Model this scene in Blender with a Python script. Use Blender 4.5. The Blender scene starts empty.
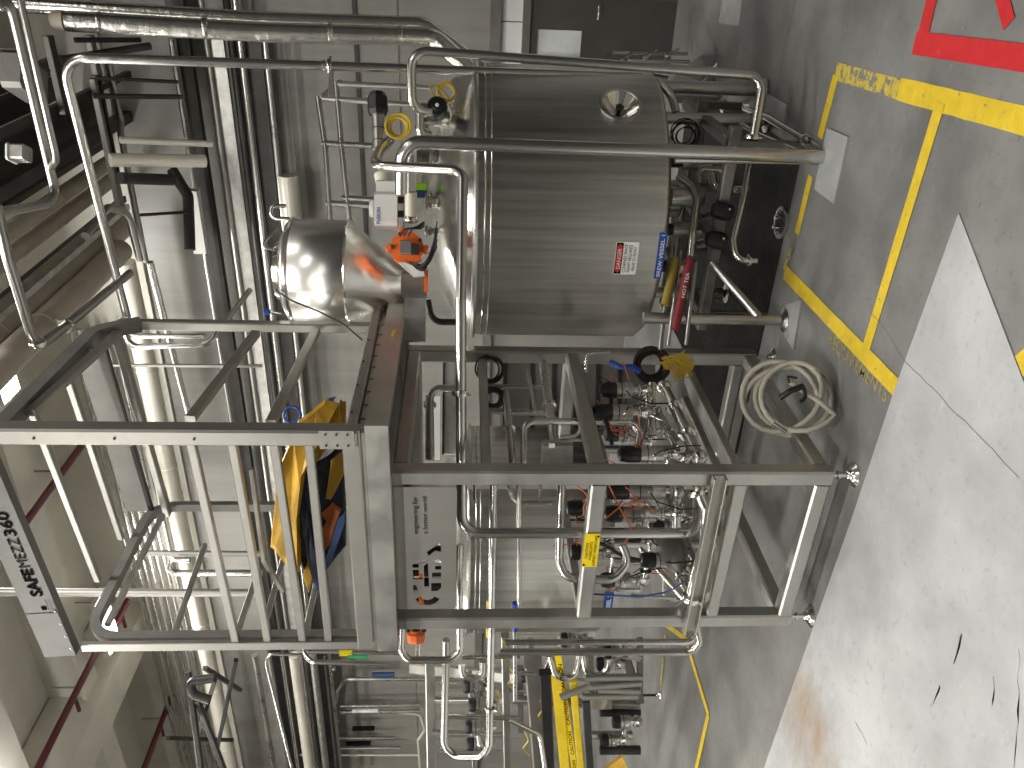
import bpy, bmesh, math, random
from mathutils import Vector, Matrix, Quaternion
random.seed(7)
C = bpy.context.scene
COL = C.collection
V = Vector
# ------------------------------------------------------------------ camera model (a phone turned on its side)
FPX = 810.0; PITCH = math.atan(51/810); ROLL = 0.010; EYE = 2.0; HEAD = math.radians(30)
FW0 = V((-math.sin(HEAD), math.cos(HEAD), 0)); RT = V((math.cos(HEAD), math.sin(HEAD), 0)); UP = V((0, 0, 1))
FW = FW0*math.cos(PITCH) - UP*math.sin(PITCH); UC = UP*math.cos(PITCH) + FW0*math.sin(PITCH)
R2 = RT*math.cos(ROLL) - UC*math.sin(ROLL)*-1; U2 = UC*math.cos(ROLL) - RT*math.sin(ROLL)
EYEP = V((0, 0, EYE))
def ray(x, y):
    q = 512-x; p = 384-y
    px = p-q*ROLL; py = q+p*ROLL
    return FW + RT*(px/FPX) + UC*(py/FPX)
def at(x, y, D):
    r = ray(x, y); return EYEP + r*(D/r.dot(FW0))
def fl(x, y, Z=0.0):
    r = ray(x, y); return EYEP + r*((Z-EYE)/r.z)
def onY(x, y, Y):
    r = ray(x, y); return EYEP + r*(Y/r.y)
def onX(x, y, X):
    r = ray(x, y); return EYEP + r*(X/r.x)
cam = bpy.data.cameras.new('camera'); cam.sensor_fit = 'HORIZONTAL'; cam.sensor_width = 36; cam.lens = FPX/1024*36
cam.clip_start = .05; cam.clip_end = 100
co = bpy.data.objects.new('camera', cam); COL.objects.link(co)
# image right = world down, image up = portrait right
ux = (UC*-1).normalized(); uy = RT.normalized()
ux2 = (ux*math.cos(ROLL) + uy*math.sin(ROLL)); uy2 = (uy*math.cos(ROLL) - ux*math.sin(ROLL))
zb = ux2.cross(uy2).normalized()
M = Matrix((ux2, uy2, zb)).transposed().to_4x4(); M.translation = EYEP
co.matrix_world = M
C.camera = co
# ------------------------------------------------------------------ materials
def mat(name, col, rough=.5, metal=0., noise=0., nscale=4., stretch=(1,1,1), bump=0., bscale=60., emit=None, estr=1., worn=None, rvar=0., spec=.5):
    m = bpy.data.materials.new(name); m.use_nodes = True
    nt = m.node_tree; b = nt.nodes['Principled BSDF']
    if name in ('brushed_tank', 'polished_hopper'):
        tg = nt.nodes.new('ShaderNodeTangent'); tg.direction_type = 'RADIAL'; tg.axis = 'Z'; nt.links.new(tg.outputs[0], b.inputs['Tangent']); b.inputs['Anisotropic'].default_value = .85; b.inputs['Anisotropic Rotation'].default_value = .0
    b.inputs['Base Color'].default_value = (*col, 1); b.inputs['Roughness'].default_value = rough
    b.inputs['Metallic'].default_value = metal; b.inputs['Specular IOR Level'].default_value = spec
    if noise or bump or worn or rvar:
        tc = nt.nodes.new('ShaderNodeTexCoord'); mp = nt.nodes.new('ShaderNodeMapping')
        mp.inputs['Scale'].default_value = stretch
        geo = nt.nodes.new('ShaderNodeNewGeometry')
        nt.links.new(geo.outputs['Position'], mp.inputs['Vector'])
        n = nt.nodes.new('ShaderNodeTexNoise'); n.inputs['Scale'].default_value = nscale; n.inputs['Detail'].default_value = 8
        n.inputs['Roughness'].default_value = .65
        nt.links.new(mp.outputs[0], n.inputs['Vector'])
        rp = nt.nodes.new('ShaderNodeMapRange'); rp.inputs['From Min'].default_value = .3; rp.inputs['From Max'].default_value = .7
        nt.links.new(n.outputs['Fac'], rp.inputs['Value'])
        if noise:
            mx = nt.nodes.new('ShaderNodeMix'); mx.data_type = 'RGBA'
            mx.inputs[6].default_value = (*[max(0, c*(1-noise)) for c in col], 1)
            mx.inputs[7].default_value = (*[min(1, c*(1+noise)) for c in col], 1)
            nt.links.new(rp.outputs[0], mx.inputs[0]); last = mx.outputs[2]
            if worn:
                n2 = nt.nodes.new('ShaderNodeTexNoise'); n2.inputs['Scale'].default_value = worn[1]; n2.inputs['Detail'].default_value = 9
                n2.inputs['Roughness'].default_value = .7
                nt.links.new(geo.outputs['Position'], n2.inputs['Vector'])
                r2 = nt.nodes.new('ShaderNodeMapRange'); r2.inputs['From Min'].default_value = worn[2]; r2.inputs['From Max'].default_value = worn[2]+.04
                nt.links.new(n2.outputs['Fac'], r2.inputs['Value'])
                m2 = nt.nodes.new('ShaderNodeMix'); m2.data_type = 'RGBA'; m2.inputs[7].default_value = (*worn[0], 1)
                nt.links.new(r2.outputs[0], m2.inputs[0]); nt.links.new(last, m2.inputs[6]); last = m2.outputs[2]
            nt.links.new(last, b.inputs['Base Color'])
        if rvar:
            r3 = nt.nodes.new('ShaderNodeMapRange'); r3.inputs['To Min'].default_value = max(.03, rough-rvar); r3.inputs['To Max'].default_value = rough+rvar
            r3.inputs['From Min'].default_value = .3; r3.inputs['From Max'].default_value = .7
            nt.links.new(n.outputs['Fac'], r3.inputs['Value']); nt.links.new(r3.outputs[0], b.inputs['Roughness'])
        if bump:
            n3 = nt.nodes.new('ShaderNodeTexNoise'); n3.inputs['Scale'].default_value = bscale; n3.inputs['Detail'].default_value = 4
            nt.links.new(mp.outputs[0], n3.inputs['Vector'])
            bp = nt.nodes.new('ShaderNodeBump'); bp.inputs['Strength'].default_value = bump; bp.inputs['Distance'].default_value = .01
            nt.links.new(n3.outputs['Fac'], bp.inputs['Height']); nt.links.new(bp.outputs[0], b.inputs['Normal'])
    if emit:
        b.inputs['Emission Color'].default_value = (*emit, 1); b.inputs['Emission Strength'].default_value = estr
    return m
MT = {
 'steel': mat('satin_steel', (.58,.565,.535), .30, 1, .10, 3, (1,1,.2), 0, 60, rvar=.06),
 'frame': mat('welded_steel', (.50,.49,.455), .42, 1, .14, 5, (1,1,1), .04, 90, rvar=.08),
 'tube': mat('polished_tube', (.64,.625,.59), .22, 1, .08, 6),
 'bright': mat('bright_steel', (.78,.77,.735), .13, 1, .05, 9),
 'tank': mat('brushed_tank', (.60,.585,.54), .36, 1, .26, 7, (3.4,3.4,.10), .05, 30, rvar=.08),
 'dome': mat('hammered_dome', (.66,.645,.605), .25, 1, .06, 9, (1,1,1), .25, 9),
 'foil': mat('foil_cladding', (.80,.78,.72), .22, 1, .05, 6, (1,1,1), .5, 16),
 'alu': mat('mill_aluminium', (.40,.385,.35), .46, 1, .08, 6),
 'sign': mat('sign_sheet', (.60,.58,.53), .38, 1, .06, 2, (8,1,.5)),
 'galv': mat('galvanised', (.50,.49,.46), .45, 1, .25, 8, (1,1,1)),
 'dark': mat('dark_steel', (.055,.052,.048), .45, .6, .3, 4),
 'darkpaint': mat('grey_painted_steel', (.20,.19,.175), .5, .5, .2, 4),
 'black': mat('black_plastic', (.012,.012,.013), .35),
 'rubber': mat('black_rubber', (.012,.012,.012), .55),
 'orange': mat('orange_plastic', (.85,.16,.025), .4),
 'ocable': mat('orange_cable', (.55,.13,.04), .5),
 'ycable': mat('yellow_cable', (.56,.38,.03), .45),
 'yellow': mat('yellow_paint', (.78,.56,.02), .45, 0, .1, 8),
 'bag': mat('yellow_vinyl', (.62,.36,.035), .42, 0, .25, 5, (1,1,1), .3, 14),
 'bluebag': mat('blue_vinyl', (.025,.06,.17), .45, 0, .25, 5, (1,1,1), .3, 14),
 'orbag': mat('orange_vinyl', (.55,.15,.03), .45, 0, .2, 5),
 'blue': mat('blue_plastic', (.02,.07,.40), .4),
 'white': mat('white_plastic', (.74,.73,.69), .35),
 'cream': mat('cream_plastic', (.62,.58,.47), .45),
 'red': mat('red_plastic', (.50,.02,.02), .4),
 'labely': mat('yellow_label', (.85,.62,.0), .5),
 'labelb': mat('blue_label', (.015,.07,.36), .4),
 'labelw': mat('white_label', (.82,.81,.77), .45),
 'ink': mat('black_ink', (.008,.008,.008), .9, spec=.05),
 'deepred': mat('deep_red_band', (.20,.012,.02), .5),
 'green': mat('green_label', (.02,.35,.12), .5),
 'maroon': mat('maroon_paint', (.13,.022,.03), .4),
 'tan': mat('stained_insulation', (.46,.40,.32), .6, 0, .22, 2.5, (1,1,1), .1, 20),
 'pvc': mat('pale_cladding', (.66,.62,.53), .32, .2, .1, 2, (1,1,1)),
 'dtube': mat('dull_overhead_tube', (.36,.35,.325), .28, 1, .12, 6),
 'beamalu': mat('shaded_beam_aluminium', (.20,.195,.185), .6, 1, .06, 6),  # darker copy of the aluminium, the beam's shadow put into its colour
 'dullyellow': mat('dull_yellow_band', (.30,.22,.03), .5),
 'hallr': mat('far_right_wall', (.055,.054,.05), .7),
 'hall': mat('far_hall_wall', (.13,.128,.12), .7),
 'hopper': mat('polished_hopper', (.82,.80,.76), .24, 1, .04, 5),
 'navy': mat('dark_navy_vinyl', (.014,.02,.045), .45, 0, .3, 6, (1,1,1), .4, 12),
 'wall': mat('insulated_panel', (.25,.24,.215), .38, .0, .22, 1.6, (1.8,1,.14)),  # upright noise streaks stand in for soft reflections on the panels
 'wallw': mat('white_panel', (.84,.84,.82), .4, 0, .05, 1.2),
 'ceil': mat('painted_concrete', (.64,.615,.54), .7, 0, .1, 1.5),
 'door': mat('bronze_door', (.115,.108,.098), .4, .5, .1, 3),
 'glow': mat('lamp_tube', (1,1,1), .4, emit=(1,.98,.92), estr=22),
 'glass': mat('door_pane', (.72,.74,.74), .08, 0, .1, 6),
 'hose': mat('beige_hose', (.42,.39,.32), .5, 0, .1, 10),
 'pad': mat('grout_pad', (.36,.365,.36), .6, 0, .15, 6),
 'lime': mat('lime_plastic', (.35,.75,.03), .5),
 'sack': mat('grey_bin', (.25,.24,.22), .5),
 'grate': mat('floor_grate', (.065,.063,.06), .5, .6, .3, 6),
 'crack': mat('dark_floor_line', (.20,.20,.195), .9),  # even dark tone for cracks, joints and scuffs
}
GREYF = (.205,.203,.193)
MT['tapey'] = mat('yellow_floor_tape', (.74,.52,.03), .5, 0, .12, 14, worn=(GREYF, 26, .62))
MT['tapew'] = mat('worn_yellow_floor_tape', (.62,.47,.06), .55, 0, .15, 14, worn=(GREYF, 17, .50))
MT['taper'] = mat('red_floor_tape', (.60,.025,.03), .5, 0, .12, 12, worn=((.42,.35,.33), 11, .66))
MT['stencil'] = mat('faded_stencil_paint', (.40,.32,.10), .6, 0, .1, 12, worn=(GREYF, 40, .52))
def floor_mat(name, base, amp, warm=None, rough=.35):
    m = bpy.data.materials.new(name); m.use_nodes = True; nt = m.node_tree; b = nt.nodes['Principled BSDF']
    geo = nt.nodes.new('ShaderNodeNewGeometry')
    def noise(sc, det=8, rg=.6, stretch=(1,1,1)):
        mp = nt.nodes.new('ShaderNodeMapping'); mp.inputs['Scale'].default_value = stretch
        nt.links.new(geo.outputs['Position'], mp.inputs['Vector'])
        n = nt.nodes.new('ShaderNodeTexNoise'); n.inputs['Scale'].default_value = sc; n.inputs['Detail'].default_value = det; n.inputs['Roughness'].default_value = rg
        nt.links.new(mp.outputs[0], n.inputs['Vector']); return n.outputs['Fac']
    def mix(fac, a, bb, lo, hi):
        r = nt.nodes.new('ShaderNodeMapRange'); r.inputs['From Min'].default_value = lo; r.inputs['From Max'].default_value = hi
        nt.links.new(fac, r.inputs['Value'])
        mx = nt.nodes.new('ShaderNodeMix'); mx.data_type = 'RGBA'; nt.links.new(r.outputs[0], mx.inputs[0])
        for i, v in ((6, a), (7, bb)):
            if isinstance(v, tuple): mx.inputs[i].default_value = (*v, 1)
            else: nt.links.new(v, mx.inputs[i])
        return mx.outputs[2]
    c = mix(noise(1.3), tuple(v*(1-amp) for v in base), tuple(min(1, v*(1+amp)) for v in base), .35, .65)
    c = mix(noise(22, 6, .7), c, tuple(v*(1-amp*1.6) for v in base), .56, .80)
    c = mix(noise(5, 9, .75, (1, 3, 1)), c, tuple(min(1, v*(1+amp*1.2)) for v in base), .60, .72)
    if warm:
        # rust stains with shapes of their own, near one stretch of the slab edge
        mp = nt.nodes.new('ShaderNodeMapping'); mp.inputs['Location'].default_value = (-warm[0], -warm[1], 0)
        vm = nt.nodes.new('ShaderNodeVectorMath'); vm.operation = 'DISTANCE'; vm.inputs[1].default_value = (warm[0], warm[1], 0)
        nt.links.new(geo.outputs['Position'], vm.inputs[0])
        ma = nt.nodes.new('ShaderNodeMath'); ma.operation = 'MULTIPLY_ADD'; ma.inputs[1].default_value = -.55/warm[2]; ma.inputs[2].default_value = .50
        nt.links.new(vm.outputs['Value'], ma.inputs[0])
        m3 = nt.nodes.new('ShaderNodeMath'); m3.operation = 'ADD'; nt.links.new(ma.outputs[0], m3.inputs[0]); nt.links.new(noise(3.2, 9, .7, (1, 2.2, 1)), m3.inputs[1])
        c = mix(m3.outputs[0], c, (.33,.22,.13), .62, 1.15)
    nt.links.new(c, b.inputs['Base Color'])
    r = nt.nodes.new('ShaderNodeMapRange'); r.inputs['To Min'].default_value = rough-.1; r.inputs['To Max'].default_value = rough+.15
    nt.links.new(noise(3), r.inputs['Value']); nt.links.new(r.outputs[0], b.inputs['Roughness'])
    return m
MT['floor'] = floor_mat('grey_concrete', GREYF, .30, None, .38)
MT['floorl'] = floor_mat('pale_coated_concrete', (.44,.445,.445), .20, (-3.9, 2.95, .62), .5)
# ------------------------------------------------------------------ mesh building
class MB:
    def __init__(s): s.v = []; s.f = []; s.sm = []
    def add(s, vs, fs, smooth=False):
        o = len(s.v); s.v += [V(v) for v in vs]
        for f in fs: s.f.append([i+o for i in f]); s.sm.append(smooth)
        return s
    def box(s, c, size, ax=None):
        ax = ax or (V((1,0,0)), V((0,1,0)), V((0,0,1))); c = V(c); a, b, d = [ax[i]*(size[i]/2) for i in range(3)]
        vs = [c+a*i+b*j+d*k for i in (-1,1) for j in (-1,1) for k in (-1,1)]
        return s.add(vs, [(0,1,3,2),(4,6,7,5),(0,4,5,1),(2,3,7,6),(0,2,6,4),(1,5,7,3)])
    def b2(s, lo, hi):
        lo, hi = V(lo), V(hi); return s.box((lo+hi)/2, [abs(hi[i]-lo[i]) for i in range(3)])
    def bar(s, p, q, w, h=None, up=None, bevel=True):
        p, q = V(p), V(q); d = (q-p); L = d.length; d = d.normalized(); h = h or w
        up = V(up) if up is not None else (UP if abs(d.z) < .9 else V((0,1,0)))
        sd = d.cross(up).normalized(); u = sd.cross(d).normalized()
        if not bevel: return s.box((p+q)/2, (L, w, h), (d, sd, u))
        c = min(w, h)*.12; pr = [(w/2-c,h/2),(-w/2+c,h/2),(-w/2,h/2-c),(-w/2,-h/2+c),(-w/2+c,-h/2),(w/2-c,-h/2),(w/2,-h/2+c),(w/2,h/2-c)]
        vs = [p+sd*a+u*b for a, b in pr]+[q+sd*a+u*b for a, b in pr]
        fs = [tuple(range(8)), tuple(range(15, 7, -1))]+[(i, i+8, (i+1) % 8+8, (i+1) % 8) for i in range(8)]
        return s.add(vs, fs)
    def prism(s, pts, vec):
        n = len(pts); vec = V(vec); pts = [V(p) for p in pts]
        return s.add(pts+[p+vec for p in pts], [tuple(range(n)), tuple(range(2*n-1, n-1, -1))]+[(i, i+n, (i+1) % n+n, (i+1) % n) for i in range(n)])
    def tube(s, pts, r, fil=None, n=12, closed=False):
        pts = [V(p) for p in pts]
        if fil and len(pts) > 2: pts = fillet(pts, fil)
        out = []; 
        for i, p in enumerate(pts):
            if not out or (p-out[-1]).length > 1e-5: out.append(p)
        pts = out; m = len(pts)
        if m < 2: return s
        T = []
        for i in range(m):
            if closed: t = pts[(i+1) % m]-pts[i-1]
            else: t = pts[min(i+1, m-1)]-pts[max(i-1, 0)]
            T.append(t.normalized())
        a = T[0].orthogonal().normalized(); vs = []; rr = r if callable(r) else (lambda t: r)
        for i in range(m):
            a = (a-T[i]*a.dot(T[i])).normalized(); b = T[i].cross(a)
            k = 1.0
            for j in range(n):
                t = 2*math.pi*j/n; vs.append(pts[i]+(a*math.cos(t)+b*math.sin(t))*rr(i/(m-1)))
        fs = [(i*n+j, i*n+(j+1) % n, ((i+1) % m)*n+(j+1) % n, ((i+1) % m)*n+j) for i in range(m if closed else m-1) for j in range(n)]
        s.add(vs, fs, True)
        if not closed:
            o = len(s.v)-m*n; s.f.append([o+j for j in range(n-1, -1, -1)]); s.sm.append(False)
            s.f.append([o+(m-1)*n+j for j in range(n)]); s.sm.append(False)
        return s
    def lathe(s, prof, o, axis=(0,0,1), n=32, smooth=True):
        o = V(o); ax = V(axis).normalized(); a = ax.orthogonal().normalized()
        if abs(ax.z) > .99: a = V((1,0,0))
        b = ax.cross(a); vs = []; m = len(prof)
        for r, h in prof:
            r = max(r, 1e-4)
            for j in range(n):
                t = 2*math.pi*j/n; vs.append(o+ax*h+(a*math.cos(t)+b*math.sin(t))*r)
        fs = [(i*n+j, i*n+(j+1) % n, (i+1)*n+(j+1) % n, (i+1)*n+j) for i in range(m-1) for j in range(n)]
        return s.add(vs, fs, smooth)
    def cyl(s, p, q, r, n=20, c=.15):
        p, q = V(p), V(q); L = (q-p).length; e = min(r, L)*c
        return s.lathe([(0,0),(r-e,0),(r,e),(r,L-e),(r-e,L),(0,L)], p, q-p, n, True)
    def ring(s, o, axis, R, r, n=28, k=8):
        return s.lathe([(R+r*math.cos(2*math.pi*i/k), r*math.sin(2*math.pi*i/k)) for i in range(k+1)], o, axis, n)
    def build(s, name, m, parent=None, loc=None, label=None):
        me = bpy.data.meshes.new(name)
        if parent is not None: loc = V(parent['_l'])
        elif loc is None:
            xs = [v.x for v in s.v]; ys = [v.y for v in s.v]; zs = [v.z for v in s.v]
            loc = V(((min(xs)+max(xs))/2, (min(ys)+max(ys))/2, min(zs)))
        loc = V(loc)
        me.from_pydata([tuple(v-loc) for v in s.v], [], s.f)
        me.polygons.foreach_set('use_smooth', s.sm)
        bm = bmesh.new(); bm.from_mesh(me); bmesh.ops.recalc_face_normals(bm, faces=bm.faces); bm.to_mesh(me); bm.free()
        if any(s.sm):
            try: me.set_sharp_from_angle(angle=math.radians(42))
            except Exception: pass
        me.materials.append(MT[m] if isinstance(m, str) else m)
        o = bpy.data.objects.new(name, me); COL.objects.link(o)
        o['_l'] = tuple(loc)
        if parent is not None: o.parent = parent
        else: o.location = loc
        if label: o['label'] = label
        return o
def fillet(pts, r, k=7):
    out = [pts[0]]
    for i in range(1, len(pts)-1):
        p = pts[i]; a = pts[i-1]-p; b = pts[i+1]-p; la, lb = a.length, b.length
        if la < 1e-6 or lb < 1e-6: continue
        a, b = a/la, b/lb; ang = a.angle(b)
        if ang > 3.1: out.append(p); continue
        d = min(r/math.tan(ang/2), la*.48, lb*.48); rad = d*math.tan(ang/2)
        c = p+(a+b).normalized()*(rad/math.sin(ang/2)); s0 = (p+a*d)-c; s1 = (p+b*d)-c
        ph = s0.angle(s1, 0)
        for j in range(k+1):
            t = j/k; out.append(c+(s0*math.sin((1-t)*ph)+s1*math.sin(t*ph))/math.sin(ph) if ph > 1e-3 else c+s0)
    out.append(pts[-1]); return out
def tag(o, label, cat, group=None, kind=None):
    if label: o['label'] = label
    if cat: o['category'] = cat
    if group: o['group'] = group
    if kind: o['kind'] = kind
    return o
def thing(name, label, cat, loc, group=None):
    o = bpy.data.objects.new(name, None); COL.objects.link(o); o.location = V(loc); o['_l'] = tuple(loc); o.empty_display_size = .05
    return tag(o, label, cat, group)
def struct(name, mb, m, loc=(0,0,0)):
    o = mb.build(name, m, None, loc); o['kind'] = 'structure'; return o
def pipe(label, pts, r, m='tube', fil=None, name='pipe', cat='pipe', clamps=(), cm='bright', group=None, n=12):
    """one run of tube; clamps = list of (point, direction)"""
    pts = [V(p) for p in pts]; fil = fil if fil is not None else r*2.6
    mb = MB().tube(pts, r, fil, n)
    if not clamps:
        return tag(mb.build(name, m), label, cat, group)
    zs = min(p.z for p in pts); t = thing(name, label, cat, (pts[0].x, pts[0].y, zs), group)
    mb.build('tube', m, t)
    for p, d in clamps:
        p = V(p); d = V(d).normalized(); k = MB(); k.lathe([(r*1.0,-r*.5),(r*1.6,-r*.45),(r*1.75,0),(r*1.6,r*.45),(r,r*.5)], p, d, 20)
        sd = d.orthogonal().normalized(); k.bar(p+sd*r*1.5, p+sd*r*2.3, r*.5); k.build('clamp', cm, t)
    return t
def text(s, o, u, v, size, m, parent, bold=0., width=None, bend=None, name='lettering', off=.0015, shear=0):
    cu = bpy.data.curves.new('t', 'FONT'); cu.body = s; cu.size = 1; cu.offset = bold; cu.shear = shear; cu.resolution_u = 3
    ob = bpy.data.objects.new('t', cu); COL.objects.link(ob)
    dg = bpy.context.evaluated_depsgraph_get(); me = bpy.data.meshes.new_from_object(ob.evaluated_get(dg))
    bpy.data.objects.remove(ob)
    xs = [p.co.x for p in me.vertices]; x0, x1 = min(xs), max(xs)
    sx = size if width is None else width/(x1-x0)
    u, v = V(u).normalized(), V(v).normalized(); n = u.cross(v); o = V(o)
    vs = []
    for p in me.vertices:
        a, b = (p.co.x-x0)*sx, p.co.y*size
        vs.append(bend(a, b) if bend else o+u*a+v*b+n*off)
    mb = MB(); mb.add(vs, [tuple(p.vertices) for p in me.polygons])
    return mb.build(name, m, parent)
def coil(mb, c, nrm, R, r, turns, jit=.15, thick=.5, sq=1.0, n=7):
    nrm = V(nrm).normalized(); a = nrm.orthogonal().normalized(); b = nrm.cross(a)
    if abs(nrm.z) < .7: b = (UP-nrm*UP.dot(nrm)).normalized(); a = b.cross(nrm)
    pts = []; N = turns*18
    ph = [random.uniform(-1, 1) for _ in range(turns+2)]; ph2 = [random.uniform(-1, 1) for _ in range(turns+2)]; ph3 = [random.uniform(-1,1) for _ in range(turns+2)]
    for i in range(N+1):
        t = i/18; k = int(t); f = t-k; f = f*f*(3-2*f); L = lambda q: q[k]*(1-f)+q[k+1]*f
        rr = R*(1+jit*.5*L(ph)); th = 2*math.pi*t
        pts.append(V(c)+a*(math.cos(th)*rr+jit*R*.4*L(ph2))+b*(math.sin(th)*rr*sq+jit*R*.4*L(ph3))+nrm*(thick*r*2*L(ph)*turns*.25))
    mb.tube(pts, r, None, n); return pts
# ------------------------------------------------------------------ THE ROOM
WY = 8.38; CZ = 6.9; XL, XR, YF = -16.0, 5.0, -6.0
struct('floor', MB().b2((XL, YF, -.2), (XR, WY, 0)), 'floor')
E1 = fl(768, 759); E2 = fl(855, 512); AP = fl(960, 213); RR = fl(1024, 379)
d1 = (E1-E2).normalized(); d2 = (RR-AP).normalized()
far1 = E2+d1*4.2; far2 = AP+d2*4.0
mid = V((AP.x, AP.y, 0))
poly = [far1, E2, fl(896, 389), AP, RR, far2, V((-4, -3, 0)), V((-7.5, -1, 0))]
struct('floor_coating', MB().prism([V((p.x, p.y, 0.0005)) for p in poly], (0, 0, .006)), 'floorl')
wb = MB()
# back wall of insulated panels: horizontal courses with dark joints
zs = [1.72, 2.62, 4.05, 5.4, CZ]
for i in range(3): wb.b2((XL, WY, zs[i]+.012), (XR, WY+.2, zs[i+1]-.012))
wb.b2((XL, WY+.015, 0), (XR, WY+.2, CZ)); struct('wall_back', wb, 'wall')
lw = MB()
for i in range(7): lw.b2((-3.2+i*1.17+.005, WY-.012, 0.0), (-3.2+(i+1)*1.17-.005, WY+.01, 1.66))
struct('wall_upper', MB().b2((XL, WY-.03, 5.42), (XR, WY+.014, CZ)), 'ceil')
struct('wall_lower', lw, 'wallw')
lw = MB()
for i in range(11): lw.b2((-3.2-(i+1)*1.17+.005, WY-.012, 0.0), (-3.2-i*1.17-.005, WY+.01, 1.66))
struct('wall_lower', lw, 'wall')
struct('wall_left', MB().b2((XL-.2, YF, 0), (XL, WY, CZ)), 'hall')
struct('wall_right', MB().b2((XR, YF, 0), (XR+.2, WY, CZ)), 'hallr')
struct('wall_front', MB().b2((XL, YF-.2, 0), (XR, YF, CZ)), 'hall')
struct('trim_1', MB().b2((XL, WY-.07, 1.66), (XR, WY+.0, 1.76)), 'darkpaint')
struct('trim_2', MB().b2((-3.6, WY-.02, 3.01), (XR, WY, 3.05)), 'dark')
struct('baseboard_back', MB().b2((XL, WY-.05, 0), (XR, WY-.012, .10)), 'pad')
struct('ceiling', MB().b2((XL, YF, CZ), (XR, WY, CZ+.2)), 'ceil')
for i, y in enumerate((6.9, 5.35, 3.75, 2.1, .4)):
    m = MB().b2((XL, y-.11, CZ-.42), (XR, y+.11, CZ)); m.b2((XL, y-.17, CZ-.47), (XR, y+.17, CZ-.42)); struct('trim_%d' % (3+i), m, 'ceil')
for i, x in enumerate((-8.6, -13.2)):
    struct('trim_%d' % (8+i), MB().b2((x-.28, YF, CZ-.62), (x+.28, WY, CZ-.02)), 'ceil')
# door in the back wall
dA = onY(520, 16, WY); dB = onY(676, 55, WY)
DX0 = -1.30; DX1 = -.62; DZ = onY(522, 30, WY).z
dr = thing('door_1', None, None, (DX0, WY, 0)); del dr['_l']; dr['_l'] = (DX0, WY, 0); dr['kind'] = 'structure'
m = MB(); m.b2((DX0-.09, WY-.10, 0), (DX0, WY-.013, DZ)); m.b2((DX1, WY-.10, 0), (DX1+.07, WY-.013, DZ)); m.b2((DX0-.09, WY-.10, DZ-.07), (DX1+.07, WY-.013, DZ)); m.build('door_frame', 'darkpaint', dr)
pa, pb = onY(536, 56, WY-.07), onY(582, 31, WY-.07)
px0, px1, pz0, pz1 = pa.x, pb.x, pb.z, pa.z
m = MB(); m.b2((DX0, WY-.07, 0), (px0, WY-.02, DZ-.07)); m.b2((px1, WY-.07, 0), (DX1, WY-.02, DZ-.07)); m.b2((px0, WY-.07, 0), (px1, WY-.02, pz0)); m.b2((px0, WY-.07, pz1), (px1, WY-.02, DZ-.07)); leaf = m.build('door_leaf', 'door', dr)
MB().b2((px0, WY-.05, pz0), (px1, WY-.035, pz1)).build('window_pane', 'glass', leaf)
m = MB(); m.tube([V((DX1-.06, WY-.07, .75)), V((DX1-.06, WY-.13, .75)), V((DX1-.18, WY-.13, .75))], .012, .02); m.build('door_handle', 'bright', leaf)
# drain mat of grating under the machines; dark tone and slab paint in shade
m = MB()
g0, g1 = V((-3.3, 4.74, 0)), V((-1.15, 7.4, 0)); struct('floor_shade_slab', MB().b2((g0.x, g0.y, .0005), (g1.x, g1.y, .0022)), 'dark')
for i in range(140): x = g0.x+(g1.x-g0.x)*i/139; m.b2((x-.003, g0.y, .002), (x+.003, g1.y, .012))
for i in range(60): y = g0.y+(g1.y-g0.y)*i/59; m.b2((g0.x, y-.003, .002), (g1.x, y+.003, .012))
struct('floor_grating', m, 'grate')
# ------------------------------------------------------------------ floor markings
TZI = [0]
def strip(label, a, b, w, m='tapey', w2=None, z=.0012, name='floor_tape'):
    TZI[0] += 1; z = .0006+TZI[0]*.0004
    a = fl(*a); b = fl(*b); d = (b-a).normalized(); s = V((-d.y, d.x, 0)); w2 = w2 or w
    N = 14; L = []; Rr = []
    for i in range(N+1):
        t = i/N; p = a.lerp(b, t); j = random.uniform(-.03, .03)
        ww = (w+(w2-w)*t)/2*(1+j)
        L.append(p+s*ww); Rr.append(p-s*ww)
    pts = [V((p.x, p.y, z)) for p in L+Rr[::-1]]
    o = MB().prism(pts, (0, 0, .0005)).build(name, m); return tag(o, label, 'floor marking')
strip('wide faded yellow tape on the floor, its corner end scuffed nearly away', (836, 71), (905, 91), .088, 'tapew')
strip('wide bright yellow tape running to the picture edge beside the red tape', (899, 89), (1060, 130), .098, 'tapey')
strip('narrow yellow tape from the scuffed corner towards the steel foot plate', (836, 76), (820, 138), .072, 'tapey')
strip('short narrow yellow tape in the shade just past the steel foot plate', (811, 176), (797, 234), .066, 'tapey')
strip('chipped remnant of yellow tape at the corner near the tank leg', (792, 248), (785, 270), .055, 'tapew')
strip('broad yellow tape, worn at its corner, ending at the pale slab edge', (785, 272), (897, 388), .092, 'tapey')
strip('narrow yellow tape joining the two wide yellow lines across the grey floor', (941, 103), (866, 350), .073, 'tapey')
strip('narrow red tape going up from the red corner', (920, 51), (934, -8), .085, 'taper')
strip('wide red tape with a rubbed patch running to the picture edge', (915, 43), (1060, 63), .095, 'taper')
strip('short red tape piece cut off by the top edge of the picture', (1002, -6), (1010, 24), .065, 'taper')
strip('thin yellow line on the floor left of the skid, bending at its far part', (662, 622), (688, 640), .05, 'tapey')
strip('thin yellow line on the floor beyond the skid, straight middle stretch', (683, 628), (709, 715), .062, 'tapey')
strip('thin yellow line turning back towards the bottom edge of the picture', (709, 714), (696, 772), .062, 'tapey')
strip('yellow black edged floor line beside the levelling foot of the far skid', (666, 634), (661, 690), .05, 'tapew')
strip('small yellow tape end at the right edge on the blue grey floor', (1022, 352), (1030, 372), .06, 'tapey')
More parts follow.
